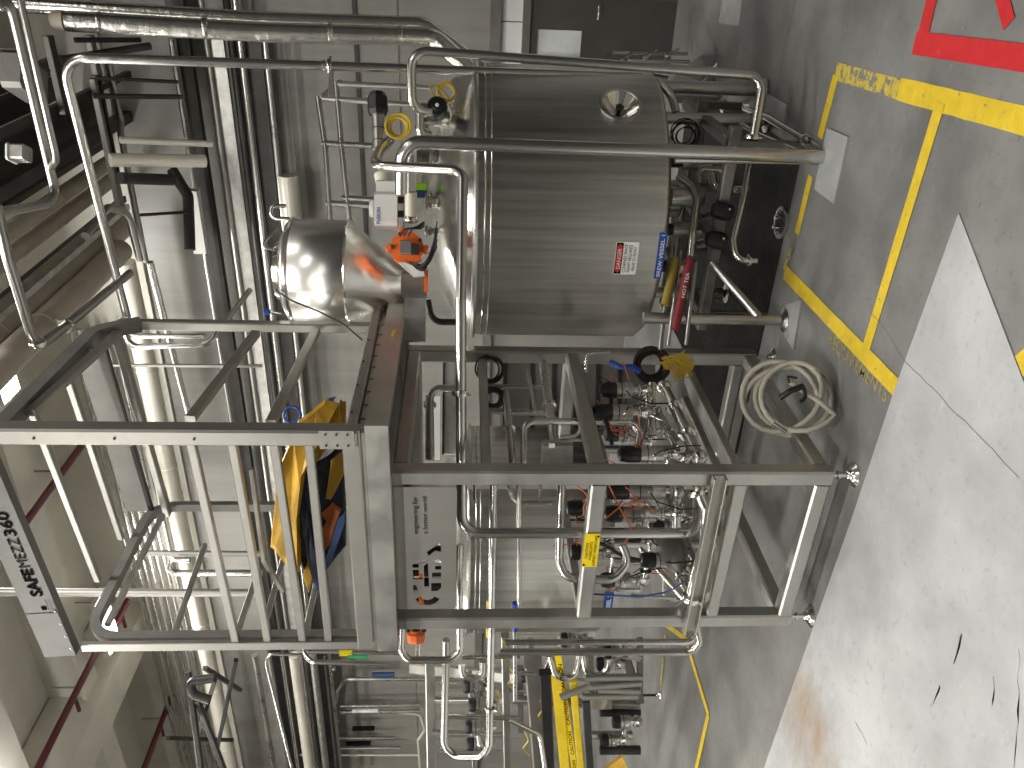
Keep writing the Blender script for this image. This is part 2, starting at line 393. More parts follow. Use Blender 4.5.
def patch(label, pts, m, h=.004, name='floor_patch', cat='floor patch'):
    o = MB().prism([V((fl(*p).x, fl(*p).y, .0008)) for p in pts], (0, 0, h)).build(name, m); return tag(o, label, cat)
patch('small pale rectangular patch on the floor before the dark door', [(723, -4), (743, -4), (739, 26), (719, 23)], 'pad', .002)
def crack(label, pts, w=.006):
    P = []; 
    pp = [fl(*p) for p in pts]
    for i in range(len(pp)-1):
        for k in range(6): P.append(pp[i].lerp(pp[i+1], k/6)+V((random.uniform(-.006,.006), random.uniform(-.006,.006), 0)))
    P.append(pp[-1]); m = MB()
    L = [p+V((w/2, w/2*.3, 0)) for p in P]; Rr = [p-V((w/2, w/2*.3, 0)) for p in P]
    m.prism([V((p.x, p.y, .0075)) for p in L+Rr[::-1]], (0, 0, .0008)); tag(m.build('floor_crack', 'crack'), label, 'floor crack')
crack('hairline crack crossing the pale slab from the yellow tape towards the bottom right', [(868, 304), (905, 360), (940, 395), (980, 435), (1021, 478)], .0022)
crack('dark joint line in the floor at the top, above the pipe stand', [(797, -4), (786, 45), (776, 96)], .012)
for i, (a, b, lb) in enumerate([((1021, 650), (1016, 775), 'long black tyre scrape along the bottom right edge of the slab'), ((963, 633), (955, 664), 'short curved black scuff left of the long scrape'), ((942, 685), (932, 706), 'hooked dark scuff low on the pale slab'), ((857, 722), (868, 745), 'slanted thin scuff beside the rusty stain'), ((995, 678), (994, 706), 'upright dark scratch near the long scrape')]):
    crack(lb, [a, ((a[0]+b[0])/2+1.5, (a[1]+b[1])/2), b], .0028)
# stencilled word beside the broad tape
st = thing('floor_stencil', 'faded yellow stencilled word beside the broad yellow tape', 'floor lettering', fl(860, 370))
a0, a1 = fl(828, 343), fl(886, 403); uu = (a1-a0); vv = V((0,0,1)).cross(uu).normalized()
text('REQUIREMENTS', V((a0.x, a0.y, .001)), uu, vv, .105, 'stencil', st, .012, uu.length, name='stencilled_letters')
# ------------------------------------------------------------------ LIGHTS
def lamp(p, e, sx, sy, col=(1,.985,.95)):
    l = bpy.data.lights.new('lamp', 'AREA'); l.shape = 'RECTANGLE'; l.size = sx; l.size_y = sy; l.energy = e; l.color = col
    o = bpy.data.objects.new('lamp_light', l); COL.objects.link(o); o.location = V(p); return o
def fixture(p, label, e=120, L=1.3, alongx=True):
    p = V(p); t = thing('ceiling_light', label, 'light', p, 'bright strip lights hung below the ceiling')
    s = (L, .26) if alongx else (.26, L)
    MB().box(p+V((0,0,.05)), (s[0]+.04, s[1]+.04, .06)).build('housing', 'white', t)
    MB().box(p+V((0,0,.012)), (s[0], s[1], .02)).build('diffuser', 'glow', t)
    m = MB()
    for k in (-1, 1): 
        q = p+V((s[0]*.4*k if alongx else 0, 0 if alongx else s[1]*.4*k, .08)); m.cyl(q, V((q.x, q.y, CZ)), .006, 6)
    m.build('hanger', 'alu', t)
    l = lamp(p-V((0,0,.02)), e, s[0], s[1])
    return t
fixture(fl(6, 370, 6.2), 'glaring strip light at the upper left, seen behind the steel gate arm', 60, .55, True)
fixture(fl(109, 622, 6.2), 'glaring strip light low left, seen through the gate below the lettered beam', 60, .8, True)
k = 0
for x in (-10.5, -6.2, -1.8, 2.4):
    for y in (-3.2, .6, 3.6):
        if (x, y) in ((-6.2, 3.6),): continue
        p = V((x, y, 6.25)); l = lamp(p, {-10.5: 120, -6.2: 165, -1.8: 125, 2.4: 30}[x], 1.6, .35); up = lamp(p+V((0,0,.13)), {-10.5: 55, -6.2: 45, -1.8: 22, 2.4: 8}[x], 1.6, .3); up.rotation_euler = (math.pi, 0, 0)  # second lamp, facing up, is added to brighten the ceiling
        MB_ = MB().box(p+V((0,0,.06)), (1.7, .4, .08)); o = MB_.build('ceiling_light', 'white'); tag(o, 'white strip light housing outside the picture', 'light', 'strip lights outside the picture')
lamp((-5.0, 6.2, 6.2), 45, 2, .4); lamp((-9.5, 6.2, 6.2), 45, 2, .4)
for x in (-8.0, -11.5, -14.2):
    u = lamp((x, 4.6, 6.2), 75, 1.6, .3); u.rotation_euler = (math.pi, 0, 0)  # upward fill without a housing, added to lighten the far ceiling
w = bpy.data.worlds.new('world'); w.use_nodes = True; C.world = w
w.node_tree.nodes['Background'].inputs[0].default_value = (1, .97, .92, 1); w.node_tree.nodes['Background'].inputs[1].default_value = .3
C.view_settings.view_transform = 'Standard'; C.view_settings.look = 'None'; C.view_settings.gamma = 1; C.view_settings.exposure = 0.0
C.view_settings.use_curve_mapping = False
# ------------------------------------------------------------------ THE SKID
NX, LX, FY, BY = -2.385, -3.375, 3.24, 4.50; PW = .085; TZ = 2.33
skid = thing('equipment_skid', 'welded square tube steel frame on round levelling feet, carrying the pipework under the deck', 'frame', (NX, FY, 0))
for (x, y) in ((NX, FY), (LX, FY), (NX, BY), (LX, BY)):
    po = MB().bar((x, y, .13), (x, y, TZ), PW).build('post', 'frame', skid)
    f = MB().lathe([(0,0),(.062,0),(.064,.006),(.050,.016),(.030,.030),(.026,.040),(.014,.046),(.012,.075),(.021,.078),(.021,.09),(.012,.092),(.012,.135)], (x, y, .0), UP, 28)
    f.build('levelling_foot', 'bright', po)
def zf(x, y): return onY(x, y, FY).z
def zr(x, y): return onX(x, y, NX).z
def frail(name, z, w=.08, h=.08, y=FY, x0=LX, x1=NX, m='frame'): MB().bar((x0+PW/2, y, z), (x1-PW/2, y, z), w, h).build(name, m, skid)
def rrail(name, z, w=.08, h=.08, x=NX, y0=FY, y1=BY, m='frame'): MB().bar((x, y0+PW/2, z), (x, y1-PW/2, z), w, h).build(name, m, skid)
zm = zf(598, 483); zb0 = zf(819, 485); zb1 = zf(739, 484)
frail('crossbar', zm); rrail('crossbar', zr(596, 461)); frail('base_rail', zb0); rrail('base_rail', zb0); frail('crossbar', zb1, .07, .07)
rrail('base_rail', zb0, x=LX); frail('base_rail', zb0, y=BY); frail('crossbar', onY(738, 362, BY).z, y=BY); frail('crossbar', zm, y=BY)
rrail('crossbar', 1.87, .05, .05, x=NX); rrail('crossbar', zm, x=LX, w=.05, h=.05)
rrail('crossbar', zb1, .07, .07, x=LX)
frail('crossbar', TZ-.04, .08, .08, y=BY); rrail('crossbar', TZ-.04, .08, .08)
zi = .78
for x, wd in ((-2.50, .10), (-2.68, .06), (-2.95, .06)):
    MB().bar((x, FY+.05, zr(739, 455)-.0), (x, BY-.05, zr(739, 455)), wd, .05).build('support_rail', 'frame', skid)
a, b = onY(719, 475, FY-.075), onY(689, 630, FY-.075)
m = MB(); m.bar(a, b, .012, .065); m.bar(a+V((0,-.02,.03)), b+V((0,-.02,.03)), .045, .008); m.bar(a+V((0,-.02,-.03)), b+V((0,-.02,-.03)), .045, .008); m.build('mounting_channel', 'alu', skid, label='pale channel bolted across the front posts')
for q, r_ in ((a, -1), (b, 1)): pass
# caution plate
cp = thing('caution_plate', 'yellow caution plate warning forklifts on the front crossbar', 'sign', onY(590, 550, FY-.05))
c1, c2 = onY(581.5, 567, FY-.048), onY(596.5, 567, FY-.048); c2.x = onY(598, 534, FY-.048).x
cpl = MB().b2((c1.x, FY-.048, c2.z), (c2.x, FY-.044, c1.z)).build('plate', 'labely', cp)
W_ = c2.x-c1.x; H_ = c1.z-c2.z
for i, (s, wd) in enumerate((('CAUTION', .46), ('FORKLIFTS', .54), ('SLIPPERY WHEN WET', .94))):
    text(s, (c1.x+W_*(1-wd)/2+.0, FY-.049, c1.z-H_*(.30+.27*i)), (1,0,0), (0,0,1), H_*.25, 'ink', cpl, .0, W_*wd)
for fx in (.07, .93): MB().cyl((c1.x+W_*fx, FY-.048, (c1.z+c2.z)/2+.03*(-1 if fx > .5 else 1)), (c1.x+W_*fx, FY-.052, (c1.z+c2.z)/2+.03*(-1 if fx > .5 else 1)), .006, 10).build('rivet', 'ink', cpl)
# laser cut logo panel hung below the deck
sg = thing('logo_panel', 'laser cut stainless panel with cut-out company logo under the deck front', 'sign', onY(428, 548, FY-.02))
s1, s2 = onY(397, 609, FY-.03), onY(457, 487, FY-.03)
SW, SH = s2.x-s1.x, s1.z-s2.z
def holes():
    # logo letters as holes: coordinates in panel units u (0..1 left to right), v (0..1 bottom to top)
    def U(y): return (609-y)/122.0*SW
    def Wv(x): return (457-x)/60.0*SH
    H = []
    def poly(p): H.append([(U(y), Wv(x)) for x, y in p])
    # G : open ring of two arcs
    def arc(cx, cy, r0x, r0y, r1x, r1y, a0, a1, n=16):
        o = [(cx-r0x*math.sin(math.radians(a0+(a1-a0)*i/n)), cy-r0y*math.cos(math.radians(a0+(a1-a0)*i/n))) for i in range(n+1)]
        q = [(cx-r1x*math.sin(math.radians(a1+(a0-a1)*i/n)), cy-r1y*math.cos(math.radians(a1+(a0-a1)*i/n))) for i in range(n+1)]
        poly(o+q)
    arc(428, 592, 14, -13, 8, -7, -62, 62)
    poly([(414,591),(414,583),(417,583),(419,590)]); poly([(438,590),(432,590),(432,581),(442,581),(442,586)])
    # E : back bar, three arms
    poly([(414,577),(414,567),(420,567),(420,571),(424,571),(424,577)]); poly([(414,565),(414,561),(420,561),(420,565)])
    poly([(425,585),(425,563),(429,560),(430,585)])
    poly([(433,576),(433,570),(442,570),(442,576)]); poly([(436,567),(436,563),(442,563),(442,567)])
    # A : two legs and foot
    poly([(418,560),(424,556),(430,556),(426,560)]); poly([(432,560),(437,556),(442,558),(442,561)]); poly([(430,553),(428,549),(441,540),(442,544),(442,549),(436,548)])
    return H
cu = bpy.data.curves.new('p', 'CURVE'); cu.dimensions = '2D'; cu.fill_mode = 'BOTH'; cu.extrude = .002
def addp(p):
    s = cu.splines.new('POLY'); s.points.add(len(p)-1)
    for i, q in enumerate(p): s.points[i].co = (q[0], q[1], 0, 1)
    s.use_cyclic_u = True
t_ = .02*SW
addp([(0,.12*SH),(0,.0),(SW*.93,0),(SW*.93,.02*SH),(SW,.02*SH),(SW,SH*.98),(0,SH*.98)][0:0] or [(.02*SW,0),(.98*SW,0),(SW,.03*SH),(SW,.97*SH),(.98*SW,SH),(.02*SW,SH),(0,.97*SH),(0,.03*SH)])
for h in holes(): addp(h)
ob = bpy.data.objects.new('p', cu); COL.objects.link(ob); dg = bpy.context.evaluated_depsgraph_get()
me = bpy.data.meshes.new_from_object(ob.evaluated_get(dg)); bpy.data.objects.remove(ob)
m = MB(); m.add([V((s1.x+p.co.x, FY-.03-p.co.z, s2.z+p.co.y)) for p in me.vertices], [tuple(p.vertices) for p in me.polygons]); pnl = m.build('panel', 'sign', sg)
for s, yy, xx, wd in (('engineering for', 534, 418, 37), ('a better world', 534, 427.5, 37)):
    p = onY(xx, yy, FY-.036); q = onY(xx, yy-wd, FY-.036)
    text(s, (p.x, FY-.0335, p.z), (1,0,0), (0,0,1), .036, 'ink', pnl, -.004, q.x-p.x)
for (x, y) in ((.06, .5), (.94, .5)): MB().bar((s1.x+SW*x, FY-.03, s2.z+SH), (s1.x+SW*x, FY-.03, TZ+.0), .03, .01).build('hanger', 'frame', sg)
# ------------------------------------------------------------------ THE DECK AND THE GATE
DA = fl(388, 426, TZ); DX1_ = DA.x; DY0 = DA.y; DB = fl(404, 314, TZ); DC = fl(397, 659, TZ)
DX0_ = DC.x; DY1_ = BY+.05
deck = thing('work_platform', 'stainless platform deck with deep edge beams above the skid', 'platform', ((DX0_+DX1_)/2, DY0, TZ))
TH = .108
MB().b2((DX0_, DY0, TZ), (DX1_, DY0+.05, TZ+TH)).build('edge_beam', 'frame', deck)
MB().b2((DX1_-.05, DY0+.05, TZ), (DX1_, DY1_, TZ+TH)).build('edge_beam', 'frame', deck)
MB().b2((DX0_, DY0+.05, TZ), (DX0_+.05, DY1_, TZ+TH)).build('edge_beam', 'frame', deck)
MB().b2((DX0_, DY1_, TZ), (DX1_, DY1_+.05, TZ+TH)).build('edge_beam', 'frame', deck)
m = MB(); n = 34
for i in range(n): 
    x = DX0_+.06+(DX1_-DX0_-.12)*i/(n-1); m.b2((x-.003, DY0+.02, TZ+TH), (x+.003, DY1_, TZ+TH+.035))
for i in range(12):
    y = DY0+.02+(DY1_-DY0-.03)*i/11; m.b2((DX0_+.05, y-.003, TZ+TH+.004), (DX1_-.05, y+.003, TZ+TH+.034))
g = m.build('deck_grating', 'frame', deck)
MB().b2((DX0_+.05, DY0+.05, TZ+.05), (DX1_-.05, DY1_, TZ+.055)).build('under_tray', 'darkpaint', deck)
for k in range(2): MB().b2((DX0_+.4+.55*k, DY0+.05, TZ+.055), (DX0_+.46+.55*k, DY1_, TZ+TH)).build('joist', 'frame', deck)
MB().bar(onX(392, 336, DX1_+.002), onX(394, 336, DX1_+.002)+V((0, .07, 0)), .008, .014).build('edge_mark', 'labely', deck, label='small orange yellow sticker')
# guard : near post, left post, right post
gate = thing('pivot_gate', 'tall aluminium pallet gate on the deck, two hoop shaped side frames joined by rails', 'gate', (DX1_, DY0, TZ+TH))
GZ = TZ+TH+.035; GY = DY0+.03
gx = onY(250, 434, GY).x; gl = onY(250, 643, GY).x; gtop = onY(-14, 432, GY).z
gyb = onX(250, 326, gx).y
PWg = .085
MB().bar((gx, GY, GZ), (gx, GY, gtop), PWg, PWg, up=(0,1,0)).build('gate_post', 'alu', gate)
MB().bar((gx, gyb, GZ), (gx, gyb, onX(118, 325, gx).z), .055, .055, up=(0,1,0)).build('gate_post', 'alu', gate)
ztR = onX(126, 325, gx).z
# curved arm plate from the right post to the near post
pz = gtop
pl_ = fillet([V((gx, gyb+.03, GZ+1.0)), V((gx, gyb+.03, ztR)), V((gx, gyb-.12, pz)), V((gx, GY+.03, pz))], .16)
m = MB().tube([V((gx, gyb-.0, ztR-.08)), V((gx, gyb-.03, ztR-.01)), V((gx, gyb-.13, pz-.09)), V((gx, GY, pz-.05))], .05, .1, 4); m.build('side_arm', 'darkpaint', gate, label='dark grey pivoting arm')
# left side hoop
lpz = onY(82, 640, GY).z
MB().bar((gl, GY-.012, GZ), (gl, GY-.012, lpz), .055, .03, up=(0,1,0)).build('gate_post', 'alu', gate)
m = MB().tube([V((gl, GY+.045, GZ)), V((gl, GY+.045, lpz)), V((gl, gyb+.05, lpz+.02)), V((gl, gyb+.05, GZ))], .036, .16, 4); m.build('hoop_frame', 'darkpaint', gate, label='dark grey rounded hoop frame')
m = MB().tube([V((gl+.05, GY+.09, lpz-.10)), V((gl+.05, gyb-.1, lpz-.10))], .02, .1, 4); m.build('hoop_rail', 'alu', gate)
# bottom channels
MB().bar((gl-.02, GY, GZ+.03), (gx+.04, GY, GZ+.03), .06, .085, up=(0,0,1)).build('bottom_rail', 'alu', gate)
MB().bar((gx, GY, GZ+.03), (gx, DY1_, GZ+.03), .09, .05, up=(0,0,1)).build('bottom_rail', 'alu', gate)
MB().bar((gl, GY, GZ+.03), (gl, DY1_, GZ+.03), .05, .05, up=(0,0,1)).build('bottom_rail', 'alu', gate)
# front guard rails between near post and left post (each its own)
for (xa, xb) in ((191, 236), (232, 268), (274, 303), (309, 329)):
    MB().bar(onY(xa, 440, GY), onY(xb, 640, GY), .038, .04).build('guard_rail', 'alu', gate)
# overhead rails joining the two side frames
def topr(pa, pb, w, h, m_='alu', nm='top_rail'):
    a = onX(*pa, gx); b = onX(*pb, gl); z = (a.z+b.z)/2
    MB().bar(a, b, w, h).build(nm, m_, gate)
topr((27, 398), (98, 580), .035, .035); topr((64, 366), (121, 538), .035, .035); topr((116, 333), (168, 514), .06, .04)
a, b = onX(90, 348, gx), onX(140, 510, gl)
MB().bar(a, b, .02, .16).build('folded_mesh_panel', 'darkpaint', gate)
MB().bar(onX(103, 345, gx), onX(152, 512, gl), .03, .03).build('top_rail', 'dark', gate)
# braces on the right side and left side
for pa, pb in (((256, 333), (190, 419)), ((316, 331), (271, 423)), ((118, 333), (30, 413))):
    MB().bar(onX(*pa, gx), onX(*pb, gx), .035, .05).build('side_rail', 'alu', gate)
for pa, pb in (((256, 578), (237, 634)), ((283, 560), (262, 634)), ((318, 575), (305, 636)), ((205, 545), (172, 640))):
    MB().bar(onX(*pa, gl), onX(*pb, gl), .03, .03).build('side_rail', 'alu', gate)
# bevelled dark line: back left post, seen between
MB().bar((gl, gyb+.05, GZ), (gl, gyb+.05, GZ+.5), .05).build('gate_post', 'alu', gate)
# lettered front beam
bm_ = thing('lettered_beam', 'broad aluminium top beam of the gate with black lettering and a maker badge', 'beam', onY(60, 648, GY))
BYp = GY-.05
A_, B_ = onY(68, 646, BYp), onY(3, 495, BYp); dB = (B_-A_); dB.y = 0; dB = dB.normalized(); A0 = onY(61, 648, BYp)
nB = V((-dB.z, 0, dB.x)); 
if nB.z < 0: nB = -nB
L_ = 1.55; hW = .082
bmm = MB().bar(A0-dB*.03, A0+dB*L_, .05, hW*2, up=nB, bevel=False).build('beam', 'beamalu', bm_)
MB().bar(A0-dB*.03+V((0,-.027,0)), A0+dB*.28+V((0,-.027,0)), .004, hW*2-.004, up=nB, bevel=False).build('end_cover', 'beamalu', bm_)
o = onY(43, 596, BYp-.028); L1 = (onY(30, 570, BYp)-onY(43, 596, BYp)).length
xw = 0
for s, bo, wd in (('SAFE', .035, .180), ('MEZZ', 0, .185), ('360', .02, .145)):
    text(s, o+dB*xw, dB, nB, .078, 'ink', bmm, bo, wd); xw += wd+.012
text('TM', o+dB*(xw)+nB*.045, dB, nB, .02, 'ink', bmm, 0)
bo = onY(50, 608, BYp-.028)
bgs = MB().box(bo+nB*.03+V((0,-.0,0)), (.022, .003, .022), (dB, V((0,1,0)), nB)); bgs.build('badge', 'ink', bm_)
for k, s in enumerate(('MEZZANINE SAFETY GATE', 'USE TWO HANDS', 'KEEP CLEAR')): text('-'*9, bo+dB*-.04-nB*(.0+.018*k)+V((0,-.0,0)), dB, nB, .03, 'ink', bmm, 0, .10)
for i in range(4): MB().cyl(A0+dB*(.02+.09*i)-nB*.07+V((0,-.025,0)), A0+dB*(.02+.09*i)-nB*.07+V((0,-.032,0)), .006, 10).build('rivet', 'bright', bm_)
# ------------------------------------------------------------------ folded bags on the deck
def slab(pts, th, m, label, name='folded_bag', cat='folded bag', D=4.1, dz=.1, crease=True, grp=None):
    P = [at(x, y, d) for x, y, d in pts]; c = sum(P, V())/len(P)
    # rounded sheet bundle: rings of the outline lofted through its thickness
    n = FW0*th; m_ = MB(); L = [(-.5, .93), (-.3, 1.0), (.3, 1.0), (.5, .93)]
    N = len(P); Q = []
    for i in range(N): Q += [P[i].lerp(P[(i+1) % N], t/4) for t in range(4)]
    Q2 = []
    for k, (o_, s_) in enumerate(L): Q2 += [c+(q-c)*(s_+.012*math.sin(i*1.7+k))+n*o_ for i, q in enumerate(Q)]
    N = len(Q); fs = [(k*N+i, k*N+(i+1) % N, (k+1)*N+(i+1) % N, (k+1)*N+i) for k in range(3) for i in range(N)]
    fs += [tuple(range(N))[::-1], tuple(range(3*N, 4*N))]
    m_.add(Q2, fs); o = m_.build(name, m); tag(o, label, cat, grp); return o
slab([(272,545,4.3),(279,470,4.25),(300,420,4.25),(327,399,4.3),(339,405,4.3),(318,445,4.2),(303,475,4.2),(298,520,4.25),(299,572,4.3),(290,566,4.3)], .10, 'bag', 'large folded yellow vinyl bag, outermost of the heap on the deck')
slab([(300,470,4.32),(318,435,4.3),(341,400,4.35),(341,425,4.3),(322,455,4.3),(307,478,4.3)], .06, 'bag', 'narrow yellow vinyl fold tucked behind the near gate post')
slab([(327,520,4.4),(322,512,4.4),(333,502,4.4),(341,510,4.4),(330,545,4.4),(316,560,4.4),(312,552,4.4)], .05, 'orbag', 'orange vinyl piece lying inside the bag heap')
slab([(295,545,4.42),(306,480,4.4),(344,440,4.45),(346,545,4.5),(322,575,4.45),(304,570,4.4)], .08, 'navy', 'dark blue vinyl bag filling the middle of the heap')
slab([(300,430,4.45),(290,450,4.42),(286,478,4.45),(296,470,4.4),(312,440,4.4),(336,396,4.5),(325,400,4.5)], .05, 'bluebag', 'blue vinyl strip showing above the yellow bag')
m = MB(); coil(m, at(292, 415, 4.5), FW0, .045, .006, 3, .1); tag(m.build('blue_hose_coil', 'blue'), 'small blue hose coil lying at the top of the bag heap', 'hose')
m = MB(); m.bar(at(264, 560, 4.32), at(284, 592, 4.3), .05, .02); m.bar(at(264, 560, 4.32), at(252, 470, 4.32), .05, .02); tag(m.build('bent_panel', 'alu'), 'bent aluminium strip leaning against the bag heap', 'panel')
slab([(303,575,4.36),(316,540,4.36),(318,556,4.36),(309,592,4.36)], .04, 'bag', 'small yellow corner at the lower end of the heap')
slab([(340,400,4.36),(346,402,4.36),(346,470,4.36),(331,500,4.34),(326,498,4.34)], .03, 'bag', 'thin olive yellow edge nearest the deck channel')
slab([(296,478,4.28),(300,470,4.28),(328,456,4.3),(345,440,4.3),(345,446,4.3),(316,470,4.28),(304,490,4.28),(312,540,4.28),(322,590,4.3),(316,592,4.3),(303,540,4.28)], .03, 'navy', 'black piped seam curling across the front of the heap')
slab([(338,520,4.36),(346,510,4.36),(346,520,4.36),(330,566,4.36),(322,572,4.36)], .03, 'bluebag', 'bright blue fold at the lower right of the heap')

for (px_, py_, w1, h1) in ((gx-.0, GY-.046, .10, .17), ):
    MB().b2((px_-w1/2, py_, GZ+.01), (px_+w1/2, py_+.004, GZ+h1)).build('corner_plate', 'alu', gate)
for k in range(3):
    for j in (-1, 1): MB().cyl((gx+.03*j, GY-.046, GZ+.04+.05*k), (gx+.03*j, GY-.052, GZ+.04+.05*k), .005, 8).build('bolt', 'dark', gate)
for k in range(4): MB().cyl((gx+.046, GY+.12+.25*k, GZ+.04), (gx+.052, GY+.12+.25*k, GZ+.04), .006, 8).build('bolt', 'dark', gate)
for z_ in (3.2, 3.55, 3.9): MB().cyl((gx, GY-.043, z_), (gx, GY-.049, z_), .006, 8).build('bolt', 'dark', gate)

# ------------------------------------------------------------------ BREW VESSELS
T1 = V((-1.66, 5.28, 0)); T2_ = V((-4.57, 5.44, 0)); TR = .872; TB, TT = .835, 1.925
def cylhit(x, y, c, R):
    r = ray(x, y); ox, oy = -c.x, -c.y; A = r.x**2+r.y**2; Bq = 2*(r.x*ox+r.y*oy); Cq = ox*ox+oy*oy-R*R
    t = (-Bq-math.sqrt(Bq*Bq-4*A*Cq))/(2*A); p = EYEP+r*t
    return math.atan2(p.y-c.y, p.x-c.x), p.z
def vessel(c, label, port):
    t = thing('brew_vessel', label, 'tank', c)
    sh = MB().lathe([(0,TB-.16),(.12,TB-.155),(TR-.12,TB-.045),(TR-.03,TB-.015),(TR,TB+.02),(TR,TT)], c, UP, 96)
    o = sh.build('shell', 'tank', t)
    if port:
        th, z = cylhit(620, 105, c, TR); d = V((math.cos(th), math.sin(th), 0)); pc = c+d*TR+V((0,0,z))
        cut = MB().lathe([(0,-.16),(.116,-.16),(.116,.10),(0,.10)], pc, d, 40, False).build('cut', 'tank', None, (0,0,0))
        bo_ = o.modifiers.new('b', 'BOOLEAN'); bo_.object = cut; bo_.operation = 'DIFFERENCE'
        bpy.context.view_layer.update()
        dg = bpy.context.evaluated_depsgraph_get(); nm = bpy.data.meshes.new_from_object(o.evaluated_get(dg)); o.modifiers.clear(); o.data = nm
        bpy.data.objects.remove(cut)
        R_ = .098
        o.data.materials.clear(); o.data.materials.append(MT['tank'])
        vv = [v.co.copy() for v in nm.vertices]; nn = []
        for i, v in enumerate(vv):
            rad = math.hypot(v.x, v.y)
            nn.append(V((v.x, v.y, 0)).normalized() if abs(rad-TR) < .006 and v.z > TB+.01 else nm.vertices[i].normal)
        nm.shade_smooth(); nm.normals_split_custom_set_from_vertices([tuple(n) for n in nn])
        f = MB().lathe([(.124,-.03),(.124,.010),(.112,.013),(.106,.008)], pc, d, 48); f.build('port_flange', 'steel', t)
        f = MB().lathe([(.107,.009),(.028,-.09),(0,-.09)], pc, d, 48); f.build('port_cone', 'bright', t)
        m = MB(); m.cyl(pc-d*.10, pc-d*.02, .012); m.cyl(pc-d*.035, pc-d*.015, .022); m.build('port_probe', 'dark', t)
    MB().lathe([(TR+.002,TT-.012),(TR+.022,TT-.010),(TR+.026,TT+.004),(TR+.018,TT+.016),(TR-.02,TT+.02)], c, UP, 96).build('top_rim', 'steel', t)
    MB().ring(c+V((0,0,TT-.085)), UP, TR+.003, .004, 96, 6).build('seam_bead', 'steel', t)
    MB().ring(c+V((0,0,TT-.05)), UP, TR+.004, .005, 96, 6).build('seam_bead', 'bright', t)
    H = .30
    MB().lathe([(TR-.004,TT+.015),(TR-.03,TT+.05),(TR-.10,TT+.12),(TR-.25,TT+.20),(TR-.45,TT+.255),(.2,TT+.285),(0,TT+.29)], c, UP, 72).build('dome_top', 'dome', t)
    MB().lathe([(.20,TT+.26),(.20,TT+.34),(.225,TT+.34),(.225,TT+.37),(.0,TT+.39)], c+V((.15,.05,0)), UP, 40).build('manway', 'steel', t)
    return t
v1 = vessel(T1, 'large brushed stainless tank, the one with the danger plate and round port', True)
v2 = vessel(T2_, 'stainless tank standing behind the pipe skid, seen through its frame', False)
def leg(t, p, r=.042, top=TB+.06):
    m = MB(); m.cyl((p.x, p.y, .04), (p.x, p.y, top), r, 24, .02); m.build('leg', 'steel', t)
    m = MB(); m.lathe([(0,.008),(.075,.008),(.075,.016),(.02,.035),(.02,.06)], (p.x, p.y, 0), UP, 24); m.build('foot', 'steel', t)
lp = fl(786, 320); leg(v1, lp, .035); lp2 = fl(768, 121); leg(v1, lp2, .040)
for a in (20, 160, 95): leg(v1, T1+V((math.cos(math.radians(a))*.78, math.sin(math.radians(a))*.78, 0)))
for a in (-60, -120, 60, 120): leg(v2, T2_+V((math.cos(math.radians(a))*.75, math.sin(math.radians(a))*.75, 0)))
def plate_on(c, R, pts, name, label, cat, m='labelw'):
    """pts: bottom-left, bottom-right, top-right, top-left of the plate in the picture"""
    hs = [cylhit(x, y, c, R) for x, y in pts]
    th0 = (hs[0][0]+hs[3][0])/2; th1 = (hs[1][0]+hs[2][0])/2; z0 = (hs[0][1]+hs[1][1])/2; z1 = (hs[2][1]+hs[3][1])/2
    W = (th1-th0)*R; H = z1-z0
    t = thing(name, label, cat, c+V((R*math.cos(th0), R*math.sin(th0), z0)))
    def bend(off): return lambda a, b: c+V(((R+off)*math.cos(th0+a/R), (R+off)*math.sin(th0+a/R), z0+b))
    def sheet(a0, a1, b0, b1, off, mm, nm, rad=0):
        n = 14; vs = []; f = bend(off)
        for i in range(n+1):
            a = a0+(a1-a0)*i/n; e = 0
            if rad:
                dx = min(i, n-i)/n*(a1-a0); e = rad-math.sqrt(max(0, rad*rad-(rad-min(dx, rad))**2))
            vs += [f(a, b0+e), f(a, b1-e)]
        g = bend(off-.0015); vs2 = [g(a0, b0)]
        m_ = MB(); m_.add(vs, [(2*i, 2*i+2, 2*i+3, 2*i+1) for i in range(n)]); return m_.build(nm, mm, t)
    return t, W, H, bend, sheet
R1 = TR+.003
t, W, H, bend, sheet = plate_on(T1, R1, [(634.5,274.5),(640,242),(616,242),(613,274)], 'danger_plate', 'white danger plate with red oval about confined space on the tank', 'sign')
dp = sheet(0, W, 0, H, .001, 'labelw', 'plate'); sheet(.02*W, .98*W, .67*H, .97*H, .002, 'ink', 'header')
sheet(.06*W, .94*W, .70*H, .94*H, .003, 'red', 'red_oval', .12*H)
text('DANGER', None or (0,0,0), (1,0,0), (0,0,1), H*.24, 'labelw', dp, .0, W*.62, lambda a, b: bend(.004)(a+.19*W, b+.735*H))
for i, (s, wd) in enumerate((('CONFINED SPACE', .86), ('PERMIT REQUIRED', .84), ('PRIOR TO ENTRY', .74))):
    text(s, (0,0,0), (1,0,0), (0,0,1), H*.19, 'ink', dp, .0, W*wd, lambda a, b, wd=wd, i=i: bend(.003)(a+(1-wd)/2*W, b+(.48-.20*i)*H))
t, W, H, bend, sheet = plate_on(T1, R1, [(660.5,278.5),(667,232.5),(660,232.5),(653.5,278.5)], 'vessel_name_plate', 'long blue name plate low on the big tank', 'sign')
bp_ = sheet(0, W, 0, H, .001, 'labelb', 'plate')
text('BREW VESSEL 1', (0,0,0), (1,0,0), (0,0,1), H*.74, 'labelw', bp_, .006, W*.90, lambda a, b: bend(.002)(a+.05*W, b+.22*H))
t, W, H, bend, sheet = plate_on(T2_, R1, [(612,616),(612,592),(604,592),(604,616)], 'vessel_name_plate', 'small blue name plate on the tank behind the skid, half hidden by wires', 'sign')
